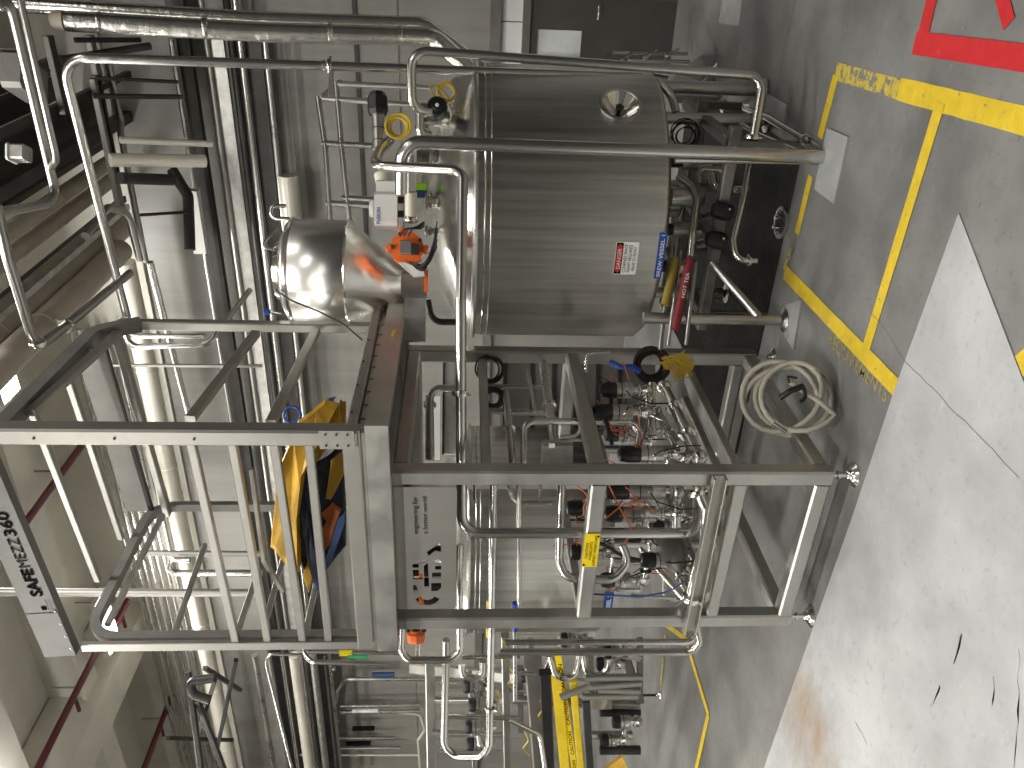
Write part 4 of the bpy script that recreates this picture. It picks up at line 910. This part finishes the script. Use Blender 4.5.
pipe('long upright return pipe left of the skid, the outer one', [P(500,652,4.85), P(692,652,4.75), P(700,642,4.7), P(696,622,4.65)], .021, fil=.07)
pipe('long upright return pipe left of the skid, the inner one', [P(505,642,4.95), P(690,642,4.9), P(697,634,4.9)], .019, fil=.06)
pipe('pale upright pipe past the deck end that bends up level', [P(400,664,5.2), P(312,662,5.2), P(305,655,5.25), P(303,640,5.3)], .016, fil=.06)
pipe('thin upright pipe far left bending level at the guard post', [P(302,655,5.6), P(270,654,5.6), P(266,662,5.6), P(292,768,6.5)], .011, fil=.05)
tg = tag(MB().lathe([(.017,-.04),(.019,-.04),(.019,.04),(.017,.04)], P(346,653,5.25), UP, 16).build('pipe_tag', 'labely'), 'long yellow marker on the upright pipe beside the deck end', 'tag')
tg = tag(MB().b2(P(348,657.5,5.2)-V((.006,.003,0)), P(368,656,5.2)+V((.006,.003,0))).build('pipe_tag', 'green'), 'green marker strip next to the long yellow marker', 'tag')
pipe('upright tube carrying the markers left of the gate', [P(400,653,5.3), P(300,651,5.3)], .014, 'steel')

for k, (y, lb) in enumerate(((598,'left'), (584,'second'), (570,'third'), (552,'rightmost'))):
    t = thing('process_valve', 'orange ringed black valve behind the logo cut-outs, %s of the row' % lb, 'valve', P(446, y, 4.9))
    MB().cyl(P(443, y, 4.9), P(424, y, 4.9), .040, 20).build('cap', 'black', t); MB().cyl(P(424, y, 4.9), P(419, y, 4.9), .045, 20).build('ring', 'orange', t); MB().cyl(P(419, y, 4.9), P(406, y, 4.9), .036, 20).build('top_cylinder', 'black', t); MB().cyl(P(452, y, 4.9), P(443, y, 4.9), .02, 12).build('stem', 'bright', t)

for k, (pts, r_, m_, lb) in enumerate((([(548,470),(548,440),(590,440)], .010, 'bright', 'slim tube stepping up beside the junction box'), ([(586,372),(586,352),(610,352)], .010, 'tube', 'slim bent tube by the far skid post'), ([(640,470),(668,470),(668,455)], .012, 'bright', 'slim bent tube behind the near post, low'), ([(612,545),(612,590),(640,590)], .012, 'bright', 'slim bent tube behind the caution plate'), ([(540,500),(540,478),(500,478)], .010, 'tube', 'slim bent tube high behind the near post'), ([(632,500),(650,500),(650,560),(672,560)], .014, 'tube', 'stepped tube low across the left half of the skid'), ([(580,400),(580,436),(560,436)], .010, 'bright', 'slim stepped tube in the middle of the skid side'), ([(672,430),(652,430),(652,470)], .014, 'tube', 'low stepped tube next to the inner manifold'), ([(600,470),(600,520),(570,520)], .008, 'rubber', 'thin black line behind the front crossbar'), ([(664,540),(664,600),(690,600)], .010, 'steel', 'thin stepped tube beside the pump motor'))):
    pipe(lb, [P(x, y, 4.75+.03*k) for x, y in pts], r_, m_, .05, clamps=[(P((pts[0][0]+pts[1][0])/2, (pts[0][1]+pts[1][1])/2, 4.75+.03*k), P(*pts[1], 4.75+.03*k)-P(*pts[0], 4.75+.03*k))])

# ------------------------------------------------------------------ services along the back wall (all run level beside the wall)
def wrun(label, x, y, Y, r, ya, yb, m='steel', name='wall_pipe', group=None, box=None, cat='pipe', seg=None):
    p = onY(x, y, Y); a = onY(x, ya, Y); b = onY(x, yb, Y); a = V((a.x, Y, p.z)); b = V((b.x, Y, p.z))
    if box: o = MB().bar(a, b, box[0], box[1], bevel=False).build(name, m); return tag(o, label, cat, group)
    if seg:
        t = thing(name, label, cat, a, group); MB().tube([a, b], r, None, 16).build('tube', m, t)
        for k in range(1, seg): MB().lathe([(r,-.02),(r*1.06,-.015),(r*1.06,.015),(r,.02)], a.lerp(b, k/seg), b-a, 20).build('band', m, t)
        return t
    return tag(MB().tube([a, b], r, None, 12).build(name, m), label, cat, group)
wrun('big pale clad pipe running along the wall behind the gate', 128, 280, 7.75, .105, 262, 800, 'pvc', seg=7)
wrun('dark cable channel along the wall, right of the pale pipe', 192, 110, 8.15, 0, -15, 800, 'dark', 'cable_channel', box=(.10, .16), cat='cable channel')
wrun('broad galvanised cable tray along the wall', 226, 110, 8.1, 0, 30, 800, 'galv', 'cable_tray', box=(.06, .13), cat='cable tray')
wrun('steel edge rail above the broad cable tray', 216, 110, 8.05, .028, -15, 800, 'alu')
wrun('dark pipe hugging the lower edge of the broad tray', 240, 110, 8.1, .035, -15, 800, 'dark')
wrun('steel pipe second below the broad tray', 248, 110, 8.05, .030, -15, 800, 'tube')
wrun('dark wide channel low in the wall run, above the hopper', 261, 110, 8.15, 0, 30, 800, 'dark', 'cable_channel', box=(.08, .15), cat='cable channel')
wrun('lowest steel pipe of the wall run', 272, 110, 8.0, .028, 40, 800, 'steel')
wrun('slim steel pipe above the dark channel', 182, 110, 8.0, .022, 40, 800, 'steel')
wrun('pale square conduit piece beside the dark channel', 196, 218, 7.8, 0, 190, 252, 'white', 'conduit_box', box=(.10, .12), cat='conduit')
for i, x in enumerate((133, 140, 147, 154, 161, 168, 175)):
    wrun('slim level pipe in the bank high on the wall behind the gate', x, 572, 8.0-.03*(i % 2), .026, 330, 800, 'steel' if i % 2 else 'tube', group='bank of slim pipes high on the wall')
wrun('white clad pipe piece right of the hopper lid', 292, 215, 8.0, .10, 175, 240, 'pvc')
for i, (x, y, ya, yb, r, m, lb) in enumerate([(262,700,655,800,.04,'steel','steel pipe far left beyond the gate post'), (276,700,655,800,.03,'galv','dull pipe far left next to the cable ladder'), (300,700,655,800,.07,'pvc','pale fat pipe far left with a rounded end'), (318,700,655,800,.05,'galv','galvanised duct far left with a yellow sticker'), (288,700,655,800,.025,'tube','bright slim pipe far left under the cable ladder'), (330,700,655,800,.03,'dark','dark pipe lowest of the far left group')]):
    wrun(lb, x, y, 7.7, r, ya, yb, m)
# hanging steelwork, dark, crossing the wall run at the left
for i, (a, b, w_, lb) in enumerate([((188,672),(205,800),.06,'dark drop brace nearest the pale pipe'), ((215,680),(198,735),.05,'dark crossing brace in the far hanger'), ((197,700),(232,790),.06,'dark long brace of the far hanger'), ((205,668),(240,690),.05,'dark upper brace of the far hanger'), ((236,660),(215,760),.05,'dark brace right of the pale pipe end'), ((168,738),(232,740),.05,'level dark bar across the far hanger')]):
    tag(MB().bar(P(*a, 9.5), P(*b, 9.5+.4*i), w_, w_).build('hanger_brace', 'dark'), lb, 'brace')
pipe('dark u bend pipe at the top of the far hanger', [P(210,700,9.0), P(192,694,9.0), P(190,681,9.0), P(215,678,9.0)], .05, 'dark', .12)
# overhead pipes running towards the wall (upper right of the room, upper left of the picture)
def orun(label, a, b, Z, r, m, name='overhead_pipe', box=None, cat='pipe', seg=0, ext=1.0):
    A, B = fl(*a, Z), fl(*b, Z); B.x = A.x = (A.x+B.x)/2; A = A-(B-A).normalized()*ext
    if box: return tag(MB().bar(A, B, box[0], box[1], bevel=False).build(name, m), label, cat)
    t = thing(name, label, cat, (A.x, A.y, Z)); MB().tube([A, B], r, None, 20).build('cladding', m, t)
    MB().lathe([(0,.06),(r*.6,.04),(r,0)], B, B-A, 20).build('end_cap', m, t)
    for k in range(seg): MB().lathe([(r,-.02),(r*1.05,-.01),(r*1.05,.01),(r,.02)], A.lerp(B, (k+.5)/seg), B-A, 20).build('band', m, t)
    return t
orun('tan clad overhead pipe, uppermost of the stained group', (5,230), (108,166), 5.3, .065, 'tan', seg=4)
orun('tan clad overhead pipe, second of the stained group', (12,248), (112,184), 5.3, .065, 'tan', seg=4)
orun('fattest tan clad overhead pipe with brown stains', (28,300), (122,228), 5.2, .13, 'tan', seg=3)
orun('tan clad overhead pipe passing over the dark gate arm', (5,352), (122,257), 5.0, .10, 'tan', seg=3)
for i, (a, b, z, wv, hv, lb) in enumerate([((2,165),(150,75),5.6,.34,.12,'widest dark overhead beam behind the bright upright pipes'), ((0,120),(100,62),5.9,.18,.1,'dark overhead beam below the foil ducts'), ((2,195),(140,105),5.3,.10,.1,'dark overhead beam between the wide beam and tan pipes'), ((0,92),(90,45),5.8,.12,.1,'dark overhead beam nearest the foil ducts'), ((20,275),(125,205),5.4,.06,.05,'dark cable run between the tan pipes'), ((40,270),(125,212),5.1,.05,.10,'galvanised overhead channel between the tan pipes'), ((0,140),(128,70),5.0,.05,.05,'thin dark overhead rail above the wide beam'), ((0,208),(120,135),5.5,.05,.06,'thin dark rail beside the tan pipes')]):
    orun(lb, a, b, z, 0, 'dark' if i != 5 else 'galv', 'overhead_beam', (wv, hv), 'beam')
for i, (a, b, lb) in enumerate([((40,38),(72,110),'dark hanger channel crossing high at the corner'), ((85,82),(128,205),'galvanised hanger channel behind the bent pipes'), ((95,75),(116,175),'second hanger channel with slots'), ((88,36),(100,82),'short dark hanger channel beside the foil duct')]):
    A, B = fl(*a, 4.95), fl(*b, 4.95); B.y = A.y = (A.y+B.y)/2
    tag(MB().bar(A, B, .09, .05).build('hanger_channel', 'dark' if i % 2 == 0 else 'darkpaint'), lb, 'channel')
dbx = at(20, 70, 4.4); t = thing('junction_box', 'dark square overhead box at the upper left corner', 'box', at(22, 68, 4.6)); blk(0, 20, 48, 86, 4.6, .3, 'darkpaint', 'enclosure', t); blk(-1, 21, 47, 49, 4.58, .32, 'dark', 'edge_strip', t)
t = thing('junction_box', 'small pale overhead box near the bright bent pipes', 'box', at(22, 155, 4.9)); blk(6, 22, 143, 158, 5.0, .12, 'galv', 'enclosure', t); blk(5, 7, 142, 159, 4.99, .13, 'white', 'box_lid', t)
for i, (a, b, r, m, lb) in enumerate([((96,78),(178,82),.015,'dark','dark slim conduit reaching out to the wall, upper'), ((94,96),(182,97),.02,'dark','dark slim conduit reaching out to the wall, middle'), ((120,140),(212,144),.025,'pvc','grey level bar reaching to the wall tray'), ((120,178),(172,180),.045,'dark','thick dark pipe stub toward the wall'), ((110,160),(205,161),.05,'pvc','pale fat pipe stub toward the wall'), ((140,215),(190,212),.012,'rubber','black cable sagging toward the wall tray'), ((60,60),(150,46),.03,'dark','dark pipe under the foil ducts'), ((75,40),(140,40),.02,'dark','thin dark rod under the foil duct')]):
    pipe(lb, [P(*a, 6.2), P(*b, 6.6)], r, m)
pipe('upright dark cable drop beside the broad cable tray', [P(172,170,7.6), P(188,196,7.6), P(190,250,7.6)], .05, 'dark', .1)
# upright slim pipes seen through the gate
pipe('bright slim pole standing behind the gate, crossing under the strip light', [P(-8,592,6.2), P(262,593,6.2)], .030, 'alu')
pipe('gold tinted u pipe hanging behind the gate, inner leg', [P(262,573,6.4), P(175,573,6.4), P(170,567,6.4), P(173,560,6.4), P(190,560,6.4)], .026, 'tube', .06)
pipe('upright pipe above the gold tinted bend behind the gate', [P(140,553,6.5), P(262,554,6.5)], .024, 'alu')
pipe('slim upright tube behind the upper part of the gate', [P(68,365,5.8), P(262,366,5.8)], .013, 'alu')
pipe('u shaped pipe pair behind the right gate post, inner', [P(124,322,5.4), P(132,336,5.4), P(205,336,5.4)], .017, 'tube', .05)
pipe('u shaped pipe pair behind the right gate post, outer', [P(122,318,5.4), P(130,347,5.4), P(208,344,5.4), P(216,334,5.4), P(250,290,5.8)], .020, 'tube', .08)
pipe('thick bare overhead pipe behind the right post of the gate', [fl(150,262,4.6), fl(190,420,4.6)], .028, 'tube')
# sprinkler pipes
for a, b, z, lb in (((101,650),(30,775),6.25,'maroon sprinkler pipe on the ceiling, the longest, below the strip light'), ((84,445),(18,530),6.25,'maroon sprinkler pipe seen through the top of the gate'), ((175,690),(138,780),6.25,'maroon sprinkler pipe far back in the lower left'), ((128,600),(112,632),6.25,'short maroon sprinkler pipe beside the strip light')):
    A, B = fl(*a, z), fl(*b, z); A.x = B.x = (A.x+B.x)/2; t = thing('sprinkler_pipe', lb, 'pipe', (A.x, A.y, z)); MB().tube([A, B], .038, None, 14).build('tube', 'maroon', t)
    h = A.lerp(B, .35); m = MB().cyl(h, h+UP*.3, .012, 8); m.build('rod', 'alu', t); MB().tube([h.lerp(B, .1), h.lerp(B, .1)-V((.25, 0, 0))], .022, None, 10).build('branch', 'maroon', t)
# ------------------------------------------------------------------ wall conduits at the left
for i, (pts, r, lb) in enumerate([([(520,679),(345,679),(338,690),(330,730),(336,738),(395,738)], .030, 'bent wall conduit, right one of the left group'),
  ([(335,668),(322,672),(320,690),(333,695)], .04, 'short bent conduit tucked behind the upright pipes'),
  ([(400,748),(334,748),(329,740),(332,700)], .030, 'bent wall conduit with markers, lowest of the left group'),
  ([(420,705),(340,706)], .03, 'straight wall tube, upper of a close pair'), ([(420,711),(340,712)], .03, 'straight wall tube, lower of a close pair'),
  ([(420,755),(300,755)], .018, 'thin pale wall conduit near the bottom edge'), ([(395,712),(420,714),(425,730),(418,740),(420,768)], .02, 'pale looped conduit with a small tee'),
  ([(296,712),(332,712),(338,722)], .022, 'short bent pipe beside the pale fat pipe end')]):
    pipe(lb, [onY(x, y, 8.2) for x, y in pts], r, 'steel' if i not in (5, 6) else 'pvc', .12)
for (x0, x1, y, m, lb) in ((372,394,678,'bluebag','dark blue marker on the bent wall conduit'), (352,378,714,'labelw','white marker on the close pair of wall tubes'), (352,374,732,'ink','black and white marker on the wall conduit'), (346,370,747,'ink','black and white marker on the lowest wall conduit')):
    p, q = onY(x0, y, 8.14), onY(x1, y, 8.14); tag(MB().lathe([(.032,0),(.036,0),(.036,(p-q).length),(.032,(p-q).length)], V((p.x, 8.2, q.z)), UP, 14).build('pipe_marker', m), lb, 'marker')
# ------------------------------------------------------------------ far skid (lower left)
fs = thing('equipment_skid', 'far steel frame with pipework beyond the left post of the near skid', 'frame', fl(640, 690))
def fb(a, b, D0, D1, w, m='frame', nm='frame_bar'): MB().bar(P(*a, D0), P(*b, D1), w).build(nm, m, fs)
fb((412,668),(640,690),8.2,7.0,.10); fb((430,660),(432,800),7.6,8.4,.09); fb((505,635),(508,800),7.0,8.2,.07); fb((512,700),(640,705),7.2,7.0,.06); fb((433,700),(505,700),7.8,7.6,.05)
fb((625,655),(640,700),6.4,7.0,.07, 'darkpaint'); fb((560,640),(640,655),6.2,6.4,.08); fb((520,668),(520,730),7.0,7.6,.06, 'darkpaint'); fb((470,672),(476,800),7.5,8.2,.04); fb((530,640),(534,700),6.4,7,.05)
fb((432,733),(505,735),7.9,7.9,.05); fb((590,640),(592,700),6.4,7.2,.05); fb((640,640),(640,700),6.2,7.0,.05,'darkpaint')
k = 0
for (x0, x1, x2, y, D, lb) in ((463,470,480,686,6.4,'black headed valve on the far frame, upper one'), (468,476,486,705,6.6,'black headed valve on the far frame, second'), (465,472,484,727,6.8,'black headed valve on the far frame, third, lower'), (466,474,482,744,7.0,'black headed valve on the far frame, lowest'), (520,528,538,676,6.8,'small valve low on the far frame near the yellow rails'), (604,611,619,652,6.2,'small black valve beside the return pipes near the floor'), (596,603,612,664,6.4,'small dark valve just above the steel tube bundle'), (560,567,575,640,6.0,'small valve between the return pipes and the left post'), (612,620,630,722,6.9,'dark motor like valve behind the yellow rails'), (600,608,616,740,7.0,'dark valve behind the yellow rails, further along')):
    valve(x0, x1, x2, y, D, lb, .055, stem=8, wires=False)
for i, (pts, D, r, m, lb) in enumerate([([(520,656),(462,657)],6.5,.02,'tube','bright upright tube on the far frame, first'), ([(462,665),(462,675),(472,678),(483,675),(483,662)],6.3,.03,'tube','small u shaped pipe beside the return pipes'),
  ([(520,673),(545,674),(548,660)],6.3,.02,'tube','bent bright tube above the yellow rails'), ([(550,656),(555,676),(575,679),(580,655)],6.2,.028,'tube','fat u bend near the yellow tape rail'), ([(583,655),(586,676),(606,676),(610,655)],6.2,.028,'tube','second fat u bend nearer the floor'), ([(624,640),(600,678)],6.2,.02,'steel','slanted tube from the bends to the floor side'),
  ([(440,684),(500,690)],6.9,.02,'steel','upright tube between the black valves, upper'), ([(440,716),(520,718)],7.1,.025,'tube','upright tube between the black valves, lower'), ([(440,750),(500,752)],7.3,.02,'steel','upright tube near the lowest black valve'), ([(508,690),(545,692)],7.1,.018,'tube','short tube above the grey beam'), ([(510,720),(540,735),(545,768)],6.5,.02,'tube','bent tube over the grey beam, low'), ([(478,735),(480,748),(492,745)],6.9,.02,'tube','little bent tube at the far valves')]):
    pipe(lb, [P(x, y, D) for x, y in pts], r, m, .08)
for i, (x, y) in enumerate(((503,640),(510,668),(497,690),(525,732),(540,700))):
    tag(MB().tube([P(x,y,6.6), P(x+4,y+8,6.6), P(x-2,y+16,6.7), P(x+5,y+24,6.8)], .006, .05, 6).build('cable', 'ycable'), ['thin yellow cable by the blue ringed pipe','thin yellow cable drooping over the far frame','thin yellow cable among the far valves','thin yellow cable near the bottom edge','thin yellow cable beside the grey beam'][i], 'cable')
# yellow rails / barrier
yr = thing('yellow_barrier', 'stack of long yellow rails with a black printed yellow tape, lower left', 'barrier', P(590, 700, 6.8))
def yb(a, b, w, h, m, nm, D0=6.2, D1=7.6): MB().bar(P(*a, D0), P(*b, D1), w, h, up=(0,0,1)).build(nm, m, yr)
yb((556,672),(568,800),.05,.085,'yellow','rail'); yb((573,680),(584,800),.05,.06,'yellow','rail'); yb((545,672),(551,800),.06,.09,'black','dark_rail'); yb((586,700),(592,800),.05,.06,'dark','dark_rail'); yb((558,655),(579,800),.012,.05,'labely','printed_tape',6.1,7.5)
p0, p1 = P(560,664,6.08), P(577,786,7.35)
for k in range(4):
    a = p1.lerp(p0, .06+.25*k); b = p1.lerp(p0, .06+.25*k+.2); text('CAUTION', a-FW0*.03-UP*.012, b-a, UP, .04, 'ink', yr, .02, (b-a).length)
gb = thing('ribbed_beam', 'long pale ribbed beam beside the yellow rails', 'beam', P(540, 720, 7.0)); MB().bar(P(533,662,6.4), P(543,800,8.0), .12, .14).build('beam', 'alu', gb)
text('HANDLING', P(548,716,6.9)-FW0*.09, P(546,690,6.6)-P(548,716,6.9), UP, .05, 'ink', gb, 0)
# bundle of leaning tubes
tb = []
for i, (a, b) in enumerate([((585,678),(642,677)), ((590,687),(641,683)), ((598,690),(640,691)), ((582,697),(638,696)), ((560,697),(606,681))]):
    pipe(['pale tube in the leaning bundle by the far floor, rightmost', 'pale tube in the leaning bundle, second from the right', 'pale tube in the leaning bundle, third from the right', 'pale tube in the leaning bundle, leftmost', 'loose pale tube slanting across the bundle'][i], [P(*a, 6.1+.02*i), P(*b, 6.1+.02*i)], .027, 'alu', name='steel_tube', cat='tube')
t = thing('levelling_foot', 'bright levelling foot on the pale floor left of the tube bundle', 'foot', fl(661, 695)); q = fl(661, 695)
MB().lathe([(0,0),(.05,0),(.05,.01),(.02,.03),(.012,.05)], q, UP, 20).build('base', 'bright', t); MB().cyl(q+UP*.03, q+UP*.22, .012, 12).build('stem', 'dark', t)
t = thing('control_box', 'cream electrical box behind the tube bundle', 'box', P(612,703,7.0)); blk(592, 612, 699, 710, 7.0, .1, 'cream', 'enclosure', t); blk(590, 593, 698, 711, 6.99, .11, 'white', 'box_lid', t)
t = thing('folded_sheet', 'yellow brown cover hanging at the bottom left edge near the floor', 'cover', P(625, 765, 6.8)); m = MB().prism([P(598,775,6.9), P(622,757,6.8), P(628,768,6.8), P(626,780,6.8)], FW0*.05); m.build('cover_flap', 'bag', t)
for i, (y, x0, x1, m) in enumerate(((735,585,632,'steel'),(712,600,640,'dark'),(750,600,640,'dark'))):
    pipe(['steel support tube under the yellow rails', 'dark hose end under the yellow rails', 'dark support leg near the brown cover'][i], [P(x0, y, 7.1), P(x1, y, 7.1)], .04, m)
# ------------------------------------------------------------------ under and beside the big tank
for i, (x, y) in enumerate(((722, 211), (716, 240))):
    t = thing('process_valve', ['black domed valve head under the tank, the right one', 'black domed valve head under the tank, the left one'][i], 'valve', P(x+12, y, 4.8))
    c = P(x, y, 4.8); MB().lathe([(0,.07),(.03,.066),(.05,.05),(.056,.0),(.053,-.05),(.04,-.065),(0,-.068)], c, UP+RT*.2, 14, False).build('cap', 'black', t)
    MB().cyl(c+FW0*.02, c+FW0*.17+UP*.06, .026, 16).build('body', 'steel', t); MB().cyl(c-UP*.03-FW0*.052, c-UP*.03-FW0*.056, .006, 10).build('marker_dot', 'labelw', t)
pipe('curved pipe looping down over the black valve heads', [P(700,183,4.95), P(698,168,4.95), P(728,170,4.9), P(731,190,4.9), P(726,202,4.85)], .02, fil=.08)
pipe('u shaped pipe beside the curved one under the tank', [P(700,166,5.1), P(712,172,5.1), P(714,188,5.1), P(740,190,5.1), P(748,188,5.0)], .024, fil=.1)
pipe('long bent drain pipe reaching the floor near the sight drain', [P(750,162,4.75), P(745,190,4.7), P(733,240,4.65), P(736,260,4.6), P(757,261,4.6)], .018, fil=.07, clamps=[(P(749,261,4.6), UP)])
pipe('level pipe leaving the tank bottom towards the tea pipes', [P(678,176,4.9), P(692,186,4.85), P(697,200,4.8), P(692,235,4.72), P(690,256,4.72)], .022, fil=.1)
t = pipe('red banded pipe below the tank marked hot tea', [P(690,258,4.72), P(675,330,4.72)], .026, 'deepred', name='labelled_pipe')
text('HOT TEA', P(684.5,298,4.68), P(690.5,269,4.68)-P(684.5,298,4.68), (P(690.5,269,4.68)-P(684.5,298,4.68)).cross(FW0), .030, 'labelw', t, .01, .15)
pipe('dull yellow banded pipe right above the red one', [P(676,258,4.78), P(665,305,4.78)], .026, 'dullyellow', name='labelled_pipe')
pipe('thin bare pipe next to the yellow banded one', [P(672,245,4.9), P(660,350,4.9)], .014, 'dtube'); pipe('thin bare pipe outermost below the banded pipes', [P(696,262,4.8), P(686,345,4.85)], .012, 'dtube'); pipe('slim bright pipe between the red and yellow bands', [P(681,250,4.8), P(668,345,4.85)], .010, 'dtube')
pipe('sloping brace tube beneath the tank towards the near leg', [P(712,263,4.75), P(758,316,4.5)], .022, 'steel')
dr_ = thing('sight_drain', 'round sunken drain funnel with bright rim under the tank', 'drain', fl(751, 222)); q = P(751,222,4.95); q.z = .015
MB().lathe([(.085,0),(.10,.004),(.10,.02),(.085,.022),(.06,.004),(0,.003)], (q.x, q.y, .0), UP, 32).build('rim', 'steel', dr_)
for k in (-1, 1): MB().cyl((q.x+.03*k, q.y, .01), (q.x+.03*k, q.y, .06), .012, 12).build('stub', 'bright', dr_)
um = thing('support_frame', 'dark steel subframe on the floor under the big tank', 'frame', V((-1.66, 5.0, 0)))
for (a, b, w_) in (((-2.3,4.75,.42),(-1.0,4.75,.42),.07), ((-2.3,5.5,.42),(-1.0,5.5,.42),.07), ((-2.2,4.75,.42),(-2.2,5.9,.42),.07), ((-1.1,4.75,.42),(-1.1,5.9,.42),.07), ((-1.7,4.75,.42),(-1.7,5.9,.42),.05)):
    MB().bar(V(a), V(b), w_).build('frame_bar', 'darkpaint', um)
for (x, y) in ((-2.2,4.75),(-1.1,4.75),(-2.2,5.9),(-1.1,5.9)): MB().bar(V((x, y, 0)), V((x, y, .40)), .05).build('leg', 'darkpaint', um)
for i, (x, y, z, r, h) in enumerate(((-1.5,5.0,.55,.06,.22),(-1.75,5.1,.5,.05,.2),(-1.95,4.95,.55,.05,.2),(-1.3,5.1,.5,.05,.2),(-1.62,5.28,.62,.10,.16))):
    t = thing('process_valve', ['dim valve under the tank, beside the wire loops','dim valve under the tank, second from the right','dim valve under the tank, nearest the tea pipes','dim valve under the tank, behind the tank leg','dim outlet fitting at the centre of the tank bottom'][i], 'valve', (x, y, z-.1)); MB().cyl((x, y, z-.08), (x, y, z+h-.08), r, 20).build('body', 'steel', t); MB().cyl((x, y, z+h-.08), (x, y, z+h), r*.8, 16).build('cap', 'black', t)
m = MB(); coil(m, P(684,135,4.95), -FW0+UP*.4, .07, .004, 6, .6, .8); tag(m.build('wire_loops', 'rubber'), 'messy thin wire loops under the tank beside the right leg', 'wires')
# stair unit on the right behind the tank
su = thing('step_platform', 'small steel step platform on levelling feet, behind the tank by the door', 'steps', fl(712, 80))
def sb(a, b, D0, D1, w, h=None, m='steel', nm='frame_bar'): MB().bar(P(*a, D0), P(*b, D1), w, h).build(nm, m, su)
sb((600,60),(700,80),6.9,6.2,.03,.03,'tube','handrail'); sb((612,52),(688,54),7.2,7.0,.03,.03,'tube','handrail'); sb((628,60),(690,62),7.0,6.8,.03,.03,'tube','handrail')
for i in range(4): sb((600+22*i,62-i*2),(612+22*i,52-i*1),6.9,7.2,.025,.025,'tube','spindle')
sb((672,92),(710,60),6.0,6.7,.03,.20,'frame','stringer'); sb((690,102),(716,74),5.9,6.6,.025,.06,'frame','stringer'); sb((672,98),(716,100),5.9,5.9,.06,.06,'frame','frame_bar'); sb((655,80),(672,92),6.0,6.0,.05,.05,'tube','frame_bar')
for i, (x, y) in enumerate(((724,104),(713,90),(716,72))):
    q = fl(x, y); MB().lathe([(0,0),(.07,0),(.07,.01),(.03,.035),(.014,.05)], q, UP, 24).build('levelling_foot', 'bright', su); MB().cyl(q+UP*.04, q+UP*.2, .014, 12).build('foot_stem', 'steel', su)
pipe('bent upright tube at the right lower edge of the tank', [P(655,80,4.95), P(662,84,4.95), P(672,96,5.0), P(676,112,5.0)], .026, 'tube', .1)
t = pipe('slim pipe with yellow arrow tags on the tank right edge', [P(500,71,5.0), P(652,77,5.0)], .016, 'tube')
for x in (566, 606): tag(MB().lathe([(.018,-.022),(.022,-.022),(.022,.022),(.018,.022)], P(x, 74, 4.97), UP, 14).build('pipe_tag', 'labely'), 'yellow arrow tag on the slim pipe at the tank edge, %s one' % ('upper' if x == 566 else 'lower'), 'tag')
# electrical trunking seen above the level pipe, between hopper and skid
for i, (x0, x1, y0, y1, D, m, lb) in enumerate(((427,440,395,460,6.4,'white','pale upright trunking strip seen behind the skid top'), (444,456,350,455,6.5,'galv','perforated steel tray seen behind the level pipe'))):
    t = thing('cable_tray', lb, 'cable tray', P(x1, y0, D)); blk(x0, x1, y0, y1, D, .08, m, 'tray_body', t); blk(x0-1.5, x0+.5, y0, y1, D-.02, .1, 'dark', 'tray_edge', t)
pipe('black curved pipe behind the skid top', [P(460,388,5.3), P(436,388,5.3), P(430,396,5.3), P(431,460,5.2)], .024, 'steel', .1, clamps=[(P(430,405,5.3), (1,0,0))])
pipe('dark bent pipe under the transfer duct', [P(428,300,5.3), P(432,322,5.3), P(470,322,5.3)], .022, 'dark', .08)

t = thing('dark_backdrop', 'dark grey block added to darken the gap behind the skid, right of the rear tank', 'backdrop', P(650, 395, 7.0))  # block added to keep the background dark behind the skid frame
blk(505, 655, 352, 436, 6.9, .5, 'darkpaint', 'housing', t); blk(503, 507, 350, 438, 6.88, .55, 'dark', 'top_edge', t)
for k in range(5): blk(530+22*k, 534+22*k, 360, 428, 6.885, .02, 'dark', 'dark_slot', t, False)
